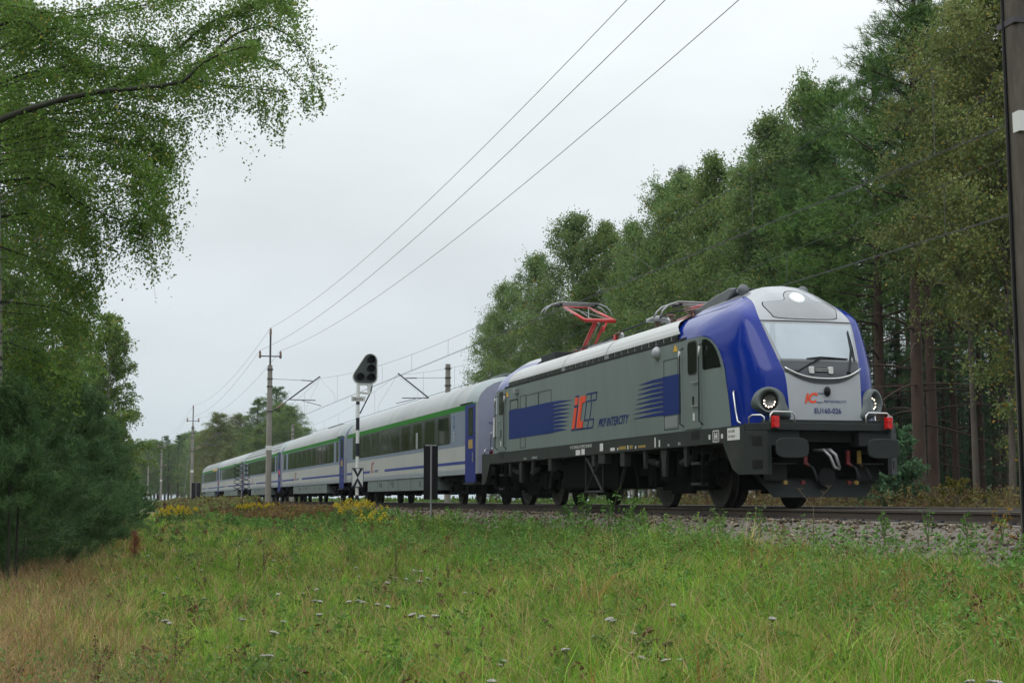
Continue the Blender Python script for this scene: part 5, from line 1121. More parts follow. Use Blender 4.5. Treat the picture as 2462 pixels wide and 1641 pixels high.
# ------------------------------------------------------------------ left side
def limb_birch():
    r = np.random.default_rng(99); T = empty('birch_tree', (-3.6, -14.9, float(ground_z(-3.6, -14.9))), label='large birch overhanging from the left edge with a long dark limb and hanging twigs', cat='tree', group='birches along the left edge of the meadow')
    inv = Vector(T.location)
    tr = MB(); base = Vector((-3.6, -14.72, -1.9))
    tr.tube([base - inv, atX(-12, 900, -3.6) - inv, atX(-14, 500, -3.6) - inv, atX(-22, 100, -3.6) - inv, atX(-30, -300, -3.6) - inv], [.16, .14, .12, .10, .06], 10)
    tr.build('trunk', 'bark_birch', T, smooth=True)
    LM = [([(-14, 290), (0, 275), (100, 240), (200, 215), (300, 205), (400, 192), (430, 180), (470, 142), (540, 112), (580, 108)], .062, 1., 3.2),
          ([(415, 185), (440, 150), (500, 138), (560, 128), (640, 150), (700, 215)], .03, .9, .7), ([(470, 142), (540, 80), (620, 60), (690, 110), (725, 190)], .025, .9, .8),
          ([(430, 182), (520, 196), (600, 205), (660, 212)], .02, .8, .6), ([(240, 210), (320, 170), (400, 120), (470, 60), (560, 20), (620, -10)], .035, 1, 1.2),
          ([(-20, 20), (60, 35), (150, 40), (300, 20), (450, -30)], .03, 1, 2.2), ([(-10, 60), (60, 50), (110, 90), (180, 130), (240, 165)], .03, 1, 2.2), ([(-14, 420), (80, 410), (130, 430), (190, 470), (280, 505), (345, 512)], .03, 1, 2.0),
          ([(-14, 560), (60, 590), (150, 625), (205, 640)], .025, .9, 2.), ([(-20, -100), (150, -150), (330, -120), (560, -80), (650, 20)], .05, 1, 2.5), ([(-14, 330), (100, 300), (220, 315), (310, 330), (365, 360)], .03, 1, 2.),
          ([(-14, 690), (80, 700), (150, 715), (190, 750)], .02, .8, 2.), ([(-14, 500), (80, 490), (170, 520), (225, 560)], .02, .9, 2.), ([(-14, 200), (60, 170), (200, 150), (330, 160)], .03, 1, 2.5), ([(-14, 120), (100, 60), (260, 90), (380, 110)], .02, 1, 2.),
          ([(-14, 780), (60, 800), (120, 830), (170, 850)], .02, .8, 1.5), ([(-14, 240), (60, 260), (150, 260), (240, 250), (330, 262), (400, 280)], .02, 1, 1.5), ([(-14, 380), (120, 360), (240, 370), (330, 400), (372, 440)], .02, 1, 2.), ([(200, 440), (280, 440), (340, 470), (372, 520)], .012, 1, 1.), ([(100, 620), (160, 660), (215, 700)], .012, 1, 1.)]
    lb = MB(); S0 = []; D = []; L = []; DR = []
    for li, (pts, rad, dens, wide) in enumerate(LM):
        for cpy in range(1 if wide < 1 else (3 if wide < 2.1 else 4)):
            X0 = (-3.6 if li else -1.9) + (0 if cpy == 0 else (r.uniform(-2.8, 1.4) if li else r.uniform(-4.2, -.8))); X1 = X0 + (.6 if li == 0 and cpy == 0 else r.uniform(-1.6, 1.6))
            j = 0 if cpy == 0 else 1
            of = r.normal(0, 16, 2) * j; n = len(pts)
            path = A([list(atX(p[0] + of[0] * (i > 0), p[1] + of[1], X0 + (X1 - X0) * i / (n - 1)) - inv) for i, p in enumerate(pts)]); path = crom(path, 4)
            path[4:-1] += r.normal(0, .03 if cpy else .006, (len(path) - 5, 3))
            lb.tube(path, [max(.006, rad * (1 - .85 * k / len(path)) * (1 if cpy == 0 else .5)) for k in range(len(path))], 6)
            ln = np.linalg.norm(path[-1] - path[0]); ns_ = int(ln * (27 if cpy or li else 12) * dens); t = r.uniform(.0, 1.0, ns_) ** .8 * (len(path) - 1)
            s0 = np.stack([np.interp(t, np.arange(len(path)), path[:, k]) for k in range(3)], 1)
            d0 = unit(path[-1] - path[0]); dd = unit(d0 * .5 + r.normal(0, .8, (ns_, 3)) + A([0, 0, .05]))
            S0.append(s0); D.append(dd); L.append(r.uniform(.25, .95, ns_) * (1 - .25 * (t / len(path)))); DR.append(r.uniform(.1, 1.15, ns_) ** 1.3 * (1.0 if li not in (1, 2, 4) else .55))
    S0, D, L, DR = map(np.concatenate, (S0, D, L, DR))
    P, idx = strands(r, S0, D, L, DR, 26, .05)
    # long hanging tassels
    for (xd, yd, l_) in ((338, 520, 1.35), (300, 515, .7), (330, 515, .9), (378, 500, .6), (618, 215, .9), (640, 240, .8), (600, 225, .55), (590, 215, 1.1), (560, 205, .6), (735, 200, .55), (715, 190, .6), (700, 220, .4), (520, 200, .9), (420, 260, .8), (240, 470, 1.1), (215, 560, 1.0), (205, 640, 1.0), (385, 330, .7), (250, 300, .9), (180, 600, 1.2), (195, 720, .8), (230, 610, .5), (500, 215, 1.1)):
        for _ in range(4):
            s0 = A([list(atX(xd + r.normal(0, 7), yd + r.normal(0, 6), -3.6 + r.uniform(-.4, .4)) - inv)]); lq = l_ * r.uniform(.5, 1); q, _i = strands(r, s0, A([[.05, .12, -1.]]), A([lq]), A([.0]), 34, .03); P = np.concatenate([P, q]); idx = np.concatenate([idx, np.full(len(q), r.integers(0, len(S0)))])
            lb.tube([s0[0], s0[0] + A([.05 + r.normal(0, .03), .12, -1]) * lq * .5, s0[0] + A([.05, .12, -1]) * lq * .93], .0018, 3)
    lb.build('limb', 'branch_dark', T, smooth=True)
    c = palette(r, idx, len(S0), A([.10, .205, .03]), A([.165, .265, .05]), A([.40, .33, .05]), .014)
    leaf_cloud('crown', P, .056, c, T, seed=5, narrow=.62)
    print('left birch leaves', len(P))
limb_birch()
GL = 'birches along the left edge of the meadow'
def lbirch(x, y, H, Rm, seed, label, leaf=.09, hb=.2, nb=90, ns=22, nl=18, **kw):
    t = broadleaf('birch_tree', H, hb, Rm, nb, ns, nl, leaf, seed, loc=(x, y, float(ground_z(x, y))), **kw); return tag(t, label, 'tree', GL)
lbirch(-9.5, -15.0, 13.5, 2.6, 61, 'birch behind the large overhanging birch, foliage hanging low at the left edge', base=(.08, .165, .04), alt=(.14, .21, .05), hb=.28, yel=(.28, .20, .03), droop=.9)
lbirch(-20.0, -14.5, 12.5, 2.3, 62, 'birch with a thin white trunk showing above the young pines', base=(.085, .17, .045), alt=(.14, .21, .05), hb=.30, droop=.9, nb=70)
lbirch(-52, -12.2, 10.4, 2.6, 63, 'small leafy tree at the right end of the left tree group, feathery top', base=(.14, .25, .06), alt=(.20, .28, .07), leaf=.115, hb=.05, nb=95, ns=20, nl=17)
lbirch(-57, -14.0, 10.6, 2.6, 64, 'small leafy tree with a narrow top left of the feathery one', base=(.13, .24, .06), alt=(.18, .27, .07), leaf=.115, hb=.05, nb=95, ns=20, nl=17)
lbirch(-45, -13.9, 8.0, 2.3, 65, 'dark leafy tree between the young pines and the feathery small trees', base=(.11, .21, .05), alt=(.16, .25, .06), leaf=.115, hb=.04, nb=95, ns=20, nl=17)
lbirch(-85, -11.3, 7.0, 2.0, 66, 'rounded small tree at the far right end of the left tree line', base=(.14, .19, .05), alt=(.18, .22, .06), leaf=.15, hb=.05, nb=50, ns=13, nl=13)
for j in range(74):
    X = 84 - j * 6.8 + rr.uniform(-2, 2); Y = -17.5 - rr.uniform(0, 4.5)
    if 2 < X < 34: Y -= 4
    if X < -75: Y = -14.8 - rr.uniform(0, 4)
    plant(rr.choice(['b0', 'b1', 'p1', 'b2', 'p0']), X, Y, rr.uniform(12.5, 16) if X > -75 else rr.uniform(9, 12), rr.uniform(1.1, 1.35), rr.uniform(0, 6.28), 'tree in the shaded wood behind the left edge of the meadow', 'trees of the wood on the near side')
def young_pine(x, y, H, Rm, seed, label, hb=.03, **kw):
    H *= .88
    Rm *= 1.2; thin = kw.pop('thin', False)
    t = pine('young_pine', H, hb, Rm, kw.pop('nb', 62), kw.pop('nt', 80), seed, loc=(x, y, float(ground_z(x, y))), base=(.05, .125, .04), alt=(.105, .19, .055), needle=.12, nn=15, rt_=.02 if thin else .035, deadb=0, w_=.014, flat=.22, trunk='branch_dark' if thin else 'bark', **kw)
    return tag(t, label, 'tree', 'young pines under the birches at the left')
p = atX(20, 1250, -3.2); young_pine(-3.2, p.y, 3.9, .95, 71, 'nearest young pine with a bare thin stem at the left edge', hb=.42, nt=40, nb=44, thin=True)
p = atX(38, 1250, -3.8); young_pine(-3.8, p.y, 3.5, .8, 76, 'slim young pine close to the right of the nearest one', hb=.44, nt=34, nb=36, thin=True)
young_pine(-8.5, -13.9, 5.0, 1.35, 72, 'broad young pine reaching out over the dry grass')
young_pine(-13.5, -14.6, 5.9, 1.5, 73, 'tallest dark young pine in the middle of the left group')
young_pine(-18.0, -13.1, 5.2, 1.35, 74, 'young pine in front of the birch with the white trunk')
young_pine(-26.0, -12.7, 5.4, 1.5, 75, 'young pine behind the others where the meadow narrows')
young_pine(-36.0, -12.2, 5.0, 1.6, 77, 'farthest young pine next to the leafy trees')
young_pine(-5.5, -14.6, 4.4, 1.3, 79, 'bushy young pine right behind the two thin-stemmed ones')
young_pine(-11.0, -13.5, 3.4, 1.2, 80, 'low young pine spreading over the edge of the dry grass')
young_pine(-22.0, -12.7, 3.6, 1.3, 87, 'low young pine at the foot of the taller ones')
young_pine(-7.5, -15.9, 5.6, 1.4, 78, 'young pine at the back of the left edge under the birches', nt=30)
def bush(x, y, H, Rm, seed, label, base, alt, leaf=.07, nb=40, ns=16, nl=14, **kw):
    t = broadleaf('bush', H, .03, Rm, nb, ns, nl, leaf, seed, base=base, alt=alt, loc=(x, y, float(ground_z(x, y))), trunk='bark', rt_=.03, slen=3.2 * H / 14 * 2, droop=.3, **kw); return tag(t, label, 'bush')
bush(-62, -10.9, 3.0, 1.25, 81, 'bright green leafy bush at the end of the left tree group', (.05, .15, .03), (.08, .18, .04), leaf=.12, nb=60)
bush(-70, -10.2, 2.0, 1.2, 82, 'low green bush right of the bright leafy bush', (.06, .13, .03), (.09, .15, .04), leaf=.12)
bush(-58, -12.2, 2.2, 1.1, 83, 'low bush at the foot of the small leafy trees', (.05, .10, .03), (.08, .12, .04), leaf=.12)
p = at(2048, 1100, 9.2); bush(p.x, 9.2, 2.7, 1.35, 84, 'bluish green bush right behind the locomotive front', (.11, .24, .12), (.16, .30, .15), leaf=.08, nb=80, ns=24, nl=18)
p = at(1985, 1100, 10.5); bush(p.x, 10.5, 1.6, .9, 85, 'small bush half hidden behind the locomotive buffer', (.05, .10, .04), (.08, .13, .05), leaf=.07)
p = at(2195, 1100, 8.9); bush(p.x, 8.9, 1.2, 1.0, 86, 'low yellowing bush in front of the forest trunks', (.12, .15, .03), (.22, .17, .03), leaf=.06)

# ------------------------------------------------------------------ grass and weeds
def polar(n, r0, r1, seed, half=24, p=1.0):
    r = np.random.default_rng(seed); rad = r0 * (r1 / r0) ** (r.random(n) ** p); ang = R(180) - CYAW * 0 + 0
    th = r.uniform(-R(half), R(half), n)
    fx, fy = -math.cos(CYAW), math.sin(CYAW)
    dx = fx * np.cos(th) + fy * np.sin(th); dy = fy * np.cos(th) - fx * np.sin(th)
    return r, CPOS[0] + dx * rad, CPOS[1] + dy * rad, rad
def blades(name, r, x, y, rad, h, w, lean, c0, label, curve=.5, tipc=1.1, m='grass', kind='stuff', z0=None):
    n = len(x); z = (ground_z(x, y) if z0 is None else z0) - .03; az = r.uniform(0, 6.283, n); tw = r.uniform(0, 6.283, n)
    lx_, ly_ = np.cos(az), np.sin(az); l1 = lean * h
    wx, wy = np.cos(tw) * w * .5, np.sin(tw) * w * .5
    def pt(f, ww, k): return np.stack([x + lx_ * l1 * f ** 2 + k * wx * ww, y + ly_ * l1 * f ** 2 + k * wy * ww, z + h * (f - curve * lean * .5 * f ** 2)], -1)
    V = np.stack([pt(0, 1, -1), pt(0, 1, 1), pt(.55, .8, 1), pt(.55, .8, -1), pt(1, 0, 0)], 1)
    b = np.arange(n)[:, None] * 5
    F4 = b + A([0, 1, 2, 3]); F3 = b + A([3, 2, 4])
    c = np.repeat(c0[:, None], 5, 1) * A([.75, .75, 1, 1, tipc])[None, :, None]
    return tag(fast_mesh(name, V, F4=F4, F3=F3, col=c.reshape(-1, 3), m=m), label, 'grass', kind=kind)
def meadow_mask(r, x, y, lim=-3.15, j=.35): return y < lim + j * smooth_noise(x, y, 8, 1.3) + .25 * (r.random(len(x)) ** 2 - .3)
def tan_field(x, y):
    # the sun-bleached, tan part of the meadow lies along the left trees; patches elsewhere
    t = np.clip((-y - 11.6 - .0 * x) / 2.0, 0, 1) * .95 + .38 * np.clip(smooth_noise(x, y, 12, .9) * 1.5 - .25, 0, 1)
    return np.clip(t, 0, 1)
r, x, y, rad = polar(84000, 9.0, 150, 201, half=32); k = meadow_mask(r, x, y); x, y, rad = x[k], y[k], rad[k]; NB = 11
n = len(x); tf = tan_field(x, y); dryp = tf * .66 + .13
pal = A([[.15, .33, .025], [.12, .25, .025], [.25, .37, .05], [.20, .24, .045], [.21, .40, .04], [.10, .215, .022]])
c = pal[r.integers(0, 6, n)] * r.uniform(.7, 1.25, (n, 1)) * (1 + .25 * smooth_noise(x, y, 14, 1.7))[:, None]
dr_ = r.random(n) < dryp; c[dr_] = np.where(r.random((dr_.sum(), 1)) < .25, A([[.34, .16, .05]]), A([[.46, .34, .15]])) * r.uniform(.6, 1.2, (dr_.sum(), 1))
ht = r.uniform(.10, .26, n) * (1 + .5 * smooth_noise(x, y, 15, .8)) * (1 + .35 * smooth_noise(x, y, 16, 4.)) * np.interp(-y, [3, 5, 9], [1.2, 1.25, 1.0]); big = r.random(n) < .15; ht[big] *= 1.7
sp_r = .05 * np.maximum(1, rad / 22)
X_ = np.repeat(x, NB) + r.normal(0, 1, n * NB) * np.repeat(sp_r, NB); Y_ = np.repeat(y, NB) + r.normal(0, 1, n * NB) * np.repeat(sp_r, NB); R_ = np.repeat(rad, NB)
ok = meadow_mask(r, X_, Y_, -3.0); H_ = np.repeat(ht, NB) * r.uniform(.5, 1.25, n * NB); C_ = np.repeat(c, NB, 0) * r.uniform(.75, 1.25, (n * NB, 1))
m_dead = r.random(n * NB) < .06; C_[m_dead] = A([.46, .34, .17])
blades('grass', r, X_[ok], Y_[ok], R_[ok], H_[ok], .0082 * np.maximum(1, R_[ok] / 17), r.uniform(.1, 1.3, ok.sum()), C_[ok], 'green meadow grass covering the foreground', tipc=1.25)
# taller dry stalks
r, x, y, rad = polar(80000, 9.5, 120, 202); tf = tan_field(x, y); k = meadow_mask(r, x, y, -3.6) & (r.random(len(x)) < (.10 + .8 * np.clip((-y - 11.7) / 1.6, 0, 1) + .2 * tf)); x, y, rad = x[k], y[k], rad[k]; n = len(x)
c = A([.40, .28, .155]) * r.uniform(.55, 1.2, (n, 1)); rb = r.random(n) < .25; c[rb] = A([.22, .12, .06]) * r.uniform(.7, 1.2, (rb.sum(), 1))
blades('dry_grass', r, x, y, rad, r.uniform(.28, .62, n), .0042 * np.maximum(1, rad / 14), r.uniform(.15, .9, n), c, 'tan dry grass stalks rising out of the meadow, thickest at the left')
# leafy weeds on the bank below the ballast
def weed_mass(name, n, seed, ylo, yhi, xlo, xhi, hlo, hhi, base, alt, label, leaf=.05, nl=26, mask=None, dead=.1):
    r = np.random.default_rng(seed); x = xhi - (xhi - xlo) * r.random(n) ** 1.6; y = r.uniform(ylo, yhi, n)
    if mask is not None: k = mask(r, x, y); x, y = x[k], y[k]
    n = len(x); h = r.uniform(hlo, hhi, n); z = ground_z(x, y); dist = np.hypot(x - CPOS[0], y - CPOS[1]); sc = np.maximum(1, dist / 26)
    t = r.random((n, nl)) ** .8; az = r.uniform(0, 6.28, (n, nl)); rr_ = (.10 + .05 * r.random((n, nl))) * (1.15 - t) * 1.2
    lnx, lny = r.normal(0, .16, n), r.normal(0, .16, n)
    P = np.stack([x[:, None] + lnx[:, None] * t * h[:, None] + np.cos(az) * rr_, y[:, None] + lny[:, None] * t * h[:, None] + np.sin(az) * rr_, z[:, None] + h[:, None] * t], -1).reshape(-1, 3)
    k = r.random(n)[:, None]; c = (A(base) * (1 - k) + A(alt) * k) * r.uniform(.7, 1.25, (n, 1)); dd = r.random(n) < dead; c[dd] = A([.16, .09, .045]) * r.uniform(.6, 1.2, (dd.sum(), 1))
    c = np.repeat(c, nl, 0) * r.uniform(.8, 1.2, (n * nl, 1))
    return tag(leaf_cloud(name, P, leaf * np.repeat(sc, nl), c, m='grass', seed=seed, narrow=.42), label, 'weeds', kind='stuff')
weed_mass('weeds', 5200, 301, -6.4, -3.0, -70, 15, .18, .52, (.095, .24, .045), (.16, .28, .06), 'low leafy weeds on the bank below the ballast', mask=lambda r, x, y: r.random(len(x)) < .18 + .8 * np.clip(smooth_noise(x, y, 21, .9) + .35, 0, 1))
weed_mass('weeds', 170, 307, -4.6, -3.3, -17, 3, .25, .68, (.09, .20, .035), (.15, .24, .05), 'taller bright weeds reaching up in front of the locomotive wheels', leaf=.055, nl=44, dead=.04)
weed_mass('weeds', 2600, 302, -13.5, -6.4, -80, 13, .15, .36, (.10, .22, .045), (.17, .26, .07), 'scattered leafy weeds in the middle of the meadow', mask=lambda r, x, y: r.random(len(x)) < np.clip(smooth_noise(x, y, 22, .7) + .2, 0, 1))
weed_mass('weeds', 420, 308, -12.0, -5.0, 0, 14.5, .12, .30, (.10, .24, .04), (.16, .28, .05), 'broad-leaved meadow weeds scattered through the nearest grass', leaf=.075, nl=16, dead=.12)
weed_mass('weeds', 2600, 303, -6.0, -2.8, -175, -70, .4, 1.0, (.13, .20, .05), (.22, .20, .07), 'tall mixed weeds along the far stretch of the near track', leaf=.045, dead=.3)
weed_mass('weeds', 1300, 306, -5.6, -3.2, -95, -38, .35, .7, (.19, .13, .045), (.24, .17, .05), 'rusty orange-brown weeds around the foot of the standing concrete mast', leaf=.04, dead=.3)
weed_mass('weeds', 3600, 304, 7.6, 11.5, -32, 14, .5, 1.15, (.15, .15, .05), (.22, .17, .065), 'tall brownish weeds between the far track and the forest', leaf=.05, nl=34, dead=.35)
weed_mass('weeds', 2600, 305, 7.2, 13, -150, -28, .4, .9, (.13, .26, .05), (.19, .30, .07), 'green weeds behind the train along the far track', leaf=.05, nl=24, dead=.08)
r, x, y, rad = polar(90000, 22, 160, 206, half=22); k = (y > 7.3) & (y < 40); x, y, rad = x[k], y[k], rad[k]; n = len(x)
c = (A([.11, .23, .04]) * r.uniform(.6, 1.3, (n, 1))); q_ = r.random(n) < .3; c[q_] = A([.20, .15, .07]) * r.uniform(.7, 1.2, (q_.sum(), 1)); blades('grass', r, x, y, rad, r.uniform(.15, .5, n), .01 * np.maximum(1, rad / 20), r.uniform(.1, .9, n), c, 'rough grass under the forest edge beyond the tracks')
# single plants standing out against the ballast and the rail
def weed_plant(x, y, H, seed, label, base=(.07, .17, .03), leaf=.09, nl=70, spread=.13, name='weed_plant', dry=False):
    r = np.random.default_rng(seed); T = empty(name, (x, y, float(ground_z(x, y))), label=label, cat='plant', group='single weeds standing out along the ballast')
    b = MB(); ns_ = 3; P = []
    for q in range(ns_):
        a = r.uniform(0, 6.28); ln = r.uniform(.05, .22) * H; pth = [(math.cos(a) * ln * t ** 1.5, math.sin(a) * ln * t ** 1.5, H * t * (1 - .12 * q)) for t in np.linspace(0, 1, 5)]
        b.tube(pth, [.009, .008, .006, .005, .003], 5); t = r.uniform(.15, 1, nl // ns_); az = r.uniform(0, 6.28, len(t)); rr_ = spread * (1.1 - t) + .02
        pa = A(pth); P.append(np.stack([np.interp(t, np.linspace(0, 1, 5), pa[:, 0]) + np.cos(az) * rr_, np.interp(t, np.linspace(0, 1, 5), pa[:, 1]) + np.sin(az) * rr_, np.interp(t, np.linspace(0, 1, 5), pa[:, 2]) + r.normal(0, .02, len(t))], 1))
    b.build('stem', 'stem_dry' if dry else 'stem', T); P = np.concatenate(P)
    leaf_cloud('leaves', P, leaf, A(base) * r.uniform(.7, 1.3, (len(P), 1)), T, m='grass', seed=seed, narrow=.38)
    return T
wp = [(1300, 1165, -3.0, .62, 'weed left of the middle of the locomotive, yellowish green'), (1345, 1150, -3.1, .85, 'tall nettle-like weed rising over the rail under the logo'), (1400, 1145, -3.2, .95, 'tallest bushy weed in front of the locomotive bogie'), (1435, 1165, -3.2, .75, 'bushy weed right of the tallest one'), (1470, 1175, -3.3, .6, 'low green weed in front of the rear wheels of the front bogie'),
      (1530, 1185, -3.3, .5, 'broad green weed in front of the second wheel'), (1640, 1185, -2.8, .45, 'tuft of weeds touching the rail near the front wheel'), (1745, 1175, -2.5, .5, 'arched grassy weed in front of the front wheel'), (2030, 1200, -2.6, .42, 'small bright weed growing in the ballast right of the locomotive'), (2130, 1205, -2.6, .5, 'bright green weed in the ballast halfway to the near mast'), (2220, 1215, -2.7, .45, 'low weed in the ballast left of the near mast'), (2300, 1225, -2.3, .40, 'reddish yellow weed on the ballast beside the near mast'), (1200, 1165, -3.2, .5, 'thin weed right of the black board'), (1250, 1170, -3.3, .55, 'thin weed in front of the locomotive rear end')]
for i, (xd, yd, Y, H, lab) in enumerate(wp):
    p = at(xd, 1170, Y); weed_plant(p.x, Y, H, 400 + i, lab, base=(.20, .12, .02) if 'reddish' in lab else (.075, .17, .03), leaf=.075 if H < .6 else .10, nl=60 if H < .6 else 110, spread=.11 if H < .6 else .17)
# dry umbel stalk in front of the plough
p = at(1867, 1170, -3.0); T = empty('umbel_stalk', (p.x, -3.0, float(ground_z(p.x, -3.0))), label='dry forked umbel stalk standing in front of the snow plough', cat='plant')
b = MB(); b.tube([(0, 0, 0), (.01, 0, .45), (0, .01, .60)], [.010, .008, .007], 6); b.tube([(0, 0, .58), (-.06, -.10, .74), (-.08, -.15, .80)], .005, 5); b.tube([(0, 0, .60), (.06, .14, .76), (.1, .2, .84)], .005, 5)
for cx_, cy_, cz_ in ((-.08, -.15, .80), (.06, .14, .76), (.1, .2, .84)):
    for k in range(9): a = k * .7; b.tube([(cx_, cy_, cz_), (cx_ + .05 * math.cos(a), cy_ + .05 * math.sin(a), cz_ + .05)], .002, 3)
b.build('stem', 'stem_dry', T)

# flowers and seed heads, set by where the photo shows their heads
def ground_hit(xd, yd, hgt):
    x, y = xd * 1.0468, yd * 1.0468; v = fw + rt * ((x - 1231) / CF) + up * ((820.5 - y) / CF); k = 20.
    for _ in range(40):
        P = Vector(CPOS) + v * k; gz = float(ground_z(P.x, P.y)) + hgt; k *= (gz - CPOS[2]) / (P.z - CPOS[2]) if abs(P.z - CPOS[2]) > 1e-4 else 1; k = min(max(k, 5), 130)
    return Vector(CPOS) + v * k
def flower(kind, seed, label, cat, group):
    r = np.random.default_rng(seed); T = empty(kind, (0, 0, 0), label=label, cat=cat, group=group); h = .28
    b = MB(); b.tube([(0, 0, 0), (.012, .01, h * .5), (0, 0, h * .85)], [.004, .0035, .003], 4); hd_ = MB(); brs = []
    nh = 22 if kind == 'yarrow_flower' else 16
    for k in range(nh):
        a = k * 2.4; rd = .040 * math.sqrt((k + .5) / nh); top_ = (rd * math.cos(a), rd * math.sin(a), h + r.uniform(-.004, .006) - rd * .12)
        b.tube([(0, 0, h * .85), top_], .0015, 3); s = .0075; hd_.sphere(top_, s, s, s * .6, 6, 4)
    for k in range(5): a = r.uniform(0, 6.28); z = h * r.uniform(.1, .7); b.tube([(0, 0, z), (.03 * math.cos(a), .03 * math.sin(a), z + .02)], .003, 3)
    b.build('stem', 'stem' if kind == 'yarrow_flower' else 'stem_dry', T); hd_.build('flower_head' if kind == 'yarrow_flower' else 'seed_head', 'petal' if kind == 'yarrow_flower' else 'petal_old', T)
    return T
def r6(x, y): return ((900 + x / 2.941) / 1.0468, (1160 + y / 2.941) / 1.0468)
def r7(x, y): return ((x / 2.614) / 1.0468, (1160 + y / 2.614) / 1.0468)
def r5(x, y): return ((1700 + x / 3.088) / 1.0468, (1160 + y / 3.088) / 1.0468)
yl = [r6(*p) for p in ((65, 693), (160, 664), (200, 672), (275, 610), (300, 620), (335, 614), (350, 668), (325, 692), (15, 855), (50, 860), (290, 950), (300, 918), (330, 925), (365, 940), (400, 930), (425, 936), (645, 907), (665, 768), (690, 772), (1575, 1075), (1610, 1085), (1770, 1048), (1705, 945), (1725, 965), (2110, 850), (1335, 1165), (1370, 1172), (1820, 1215), (1850, 1195), (895, 1250), (925, 1262), (810, 1395), (850, 1388), (2100, 1245), (2150, 1245), (965, 1410))]
yl += [r7(*p) for p in ((1055, 860), (1095, 866), (1015, 690), (1090, 590), (1255, 545), (918, 580), (910, 452), (1290, 720), (1520, 845), (1535, 855), (1745, 690), (1885, 688), (2005, 662), (1975, 735), (1995, 738), (1770, 868), (1675, 930), (1660, 1080), (1690, 1082), (2095, 545), (2115, 543), (2240, 530), (2270, 582), (1790, 467), (1830, 467), (1820, 522), (1725, 482), (1490, 515), (1385, 370), (1490, 392), (1560, 340), (1580, 350), (1105, 418), (1130, 424), (1875, 385), (2180, 505), (2200, 740), (2250, 735), (2290, 745), (2005, 822), (850, 235), (880, 240), (920, 245), (790, 240), (960, 255), (930, 300), (1000, 320), (1060, 290), (1150, 300))]
yl += [r5(460, 998), r5(500, 993), r5(2000, 1465), r5(2040, 1455), r5(2070, 1462)]
fl = flower('yarrow_flower', 1, 'small white yarrow flower standing in the meadow grass', 'flower', 'white yarrow flowers in the meadow')
for i, (xd, yd) in enumerate(yl):
    o = fl if i == 0 else copy_tree(fl); s = rr.uniform(.7, 1.05); P = ground_hit(xd, yd, .28 * s); o.location = (P.x, P.y, float(ground_z(P.x, P.y))); o.scale = (s, s, s); o.rotation_euler = (rr.uniform(-.3, .3), rr.uniform(-.3, .3), rr.uniform(0, 6)); o.scale = (s * rr.uniform(.7, 1.1), s * rr.uniform(.7, 1.1), s)
dl = [r6(*p) for p in ((780, 1225), (810, 1235), (520, 1050), (545, 1058), (445, 1140), (1900, 1110), (1930, 1125), (1960, 1110), (2000, 1100), (2060, 1130), (2090, 1122), (1860, 1095), (1210, 965), (1260, 1010), (460, 780), (480, 790), (1620, 910), (400, 1010), (1240, 1000))] + [r7(*p) for p in ((700, 515), (685, 705), (2310, 620), (1090, 720), (1500, 740), (640, 517), (1940, 650), (2050, 630))]
sd_ = flower('dry_seed_head', 2, 'dark brown dried umbel standing in the meadow grass', 'seed head', 'dark dried umbels in the meadow')
for i, (xd, yd) in enumerate(dl):
    o = sd_ if i == 0 else copy_tree(sd_); s = rr.uniform(.7, 1.0); P = ground_hit(xd, yd, .28 * s); o.location = (P.x, P.y, float(ground_z(P.x, P.y))); o.scale = (s, s, s); o.rotation_euler = (0, 0, rr.uniform(0, 6))
def dock(xd, yd, H, seed, label, lean=.1):
    r = np.random.default_rng(seed); P = ground_hit(xd, yd, H); T = empty('dock_stalk', (P.x, P.y, float(ground_z(P.x, P.y))), label=label, cat='plant', group='dark brown dock stalks in the meadow'); b = MB(); Q = []
    for q in range(3):
        a = r.uniform(0, 6.28); l_ = lean * (q + .3); pth = A([(math.cos(a) * l_ * t ** 2, math.sin(a) * l_ * t ** 2, H * t * (1 - .15 * q)) for t in np.linspace(0, 1, 6)]); b.tube(pth, .004, 4)
        t = r.uniform(.4, 1, 90); Q.append(np.stack([np.interp(t, np.linspace(0, 1, 6), pth[:, k]) for k in range(3)], 1) + r.normal(0, .012, (90, 3)))
    b.build('stem', 'stem_dry', T); Q = np.concatenate(Q); leaf_cloud('seed_spike', Q, .015, A([.11, .055, .03]) * r.uniform(.5, 1.5, (len(Q), 1)), T, m='grass', seed=seed, narrow=.8)
for i, (q, H, lab, le) in enumerate(((r7(1660, 400), .62, 'upright dark dock stalk left of the middle of the meadow', .05), (r7(1500, 445), .45, 'arching dark dock stalk beside the upright one', .35), (r6(150, 410), .60, 'dark dock stalk below the signal post', .05), (r7(1100, 940), .35, 'rusty brown drooping seed head in the left foreground', .12), (r7(600, 970), .42, 'reddish brown grass plume in the left foreground', .08), (r6(520, 560), .4, 'thin dark stalk right of the tall dock', .05), (r7(1280, 560), .4, 'short dark stalk in the left middle of the meadow', .05))): dock(*q, H, 500 + i, lab, le)
# small orange-brown dead pine seedling
P = ground_hit(310, 1240, .5); tag(pine('pine_seedling', .75, .2, .28, 16, 8, 90, loc=(P.x, P.y, float(ground_z(P.x, P.y))), base=(.26, .07, .03), alt=(.30, .10, .04), needle=.07, nn=9, rt_=.012, deadb=0, w_=.006, trunk='bark', flat=.05), 'dead orange-brown pine seedling in front of the young pines', 'plant')
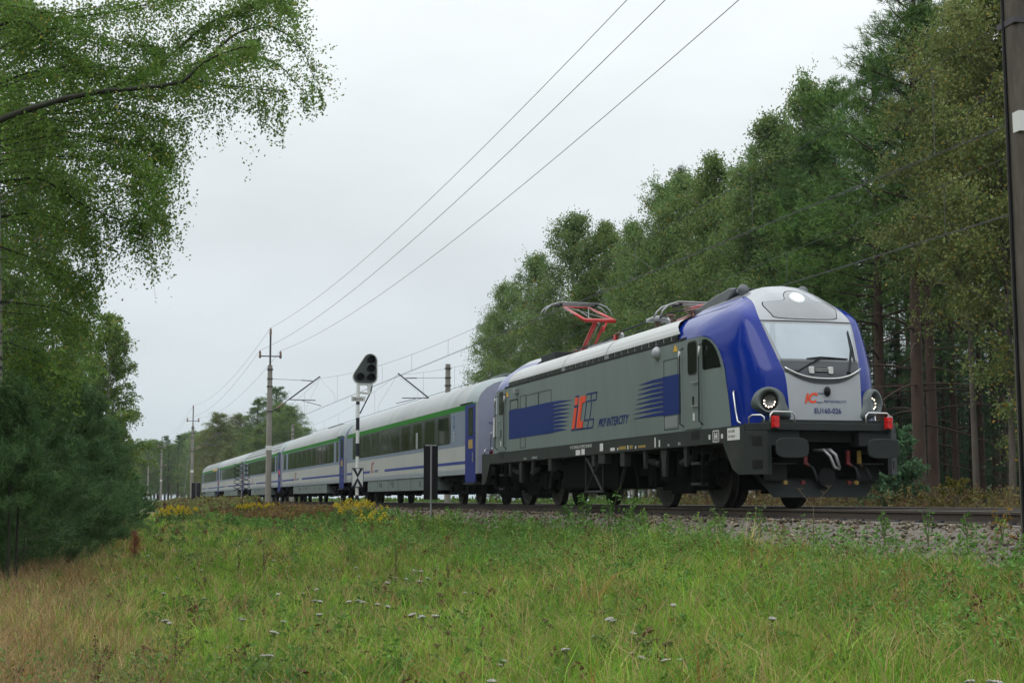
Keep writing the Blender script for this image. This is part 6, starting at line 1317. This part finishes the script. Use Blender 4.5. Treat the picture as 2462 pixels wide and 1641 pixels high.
# goldenrod clumps
def goldenrod(x, y, w, H, n, seed, label):
    r = np.random.default_rng(seed); T = empty('goldenrod_clump', (x, y, float(ground_z(x, y))), label=label, cat='flower clump', group='yellow goldenrod clumps along the near track'); b = MB(); PL = []; PF = []
    for i in range(n):
        a, q = r.uniform(0, 6.28), w * .5 * math.sqrt(r.random()); bx, by = q * math.cos(a), q * math.sin(a) ; h = H * r.uniform(.6, 1.05) * (1 - .3 * (q / w)); lx_, ly_ = r.normal(0, .12, 2)
        pth = A([(bx + lx_ * t ** 2, by + ly_ * t ** 2, h * t) for t in np.linspace(0, 1, 4)]); b.tube(pth, .004, 4)
        t = r.uniform(.15, .85, 26); PL.append(np.stack([np.interp(t, np.linspace(0, 1, 4), pth[:, k]) for k in range(3)], 1) + r.normal(0, .035, (26, 3)))
        m_ = 46; t = r.random(m_); az = r.uniform(0, 6.28, m_); rr_ = .09 * (1 - t) + .01; PF.append(pth[-1] + np.stack([np.cos(az) * rr_, np.sin(az) * rr_, -.12 + .16 * t], 1))
    b.build('stem', 'stem', T); PL = np.concatenate(PL); PF = np.concatenate(PF); sc = max(1, (CPOS[0] - x) / 45)
    leaf_cloud('leaves', PL, .06 * sc, A([.07, .13, .03]) * r.uniform(.7, 1.3, (len(PL), 1)), T, m='grass', seed=seed, narrow=.3); leaf_cloud('blossom', PF, .032 * sc, A([.66, .52, .02]) * r.uniform(.6, 1.15, (len(PF), 1)), T, m='grass', seed=seed + 1, narrow=.8)
p = at(822, 1170, -3.9); goldenrod(p.x, -3.9, 1.9, .95, 46, 601, 'nearest goldenrod clump, around the foot of the signal post'); p = at(862, 1170, -4.3); goldenrod(p.x, -4.3, 1.1, .7, 18, 604, 'small goldenrod clump right of the signal foot')
p = at(600, 1170, -4.3); goldenrod(p.x, -4.3, 2.6, .9, 50, 602, 'goldenrod clump left of the standing concrete mast foot')
p = at(405, 1170, -8.0); goldenrod(p.x, -8.0, 2.6, 1.1, 55, 603, 'goldenrod clump near the green bush at the left')

# ------------------------------------------------------------------ haze
m = bpy.data.materials.new('haze'); m.use_nodes = True; n = m.node_tree.nodes; n.remove(n['Principled BSDF']); v = n.new('ShaderNodeVolumePrincipled'); v.inputs['Color'].default_value = (.80, .88, .95, 1); v.inputs['Density'].default_value = .00016
m.node_tree.links.new(v.outputs[0], n['Material Output'].inputs['Volume']); M['haze'] = m
tag(MB().box(-1510, 410, -510, 810, -4, 26).build('haze', 'haze'), kind='stuff')
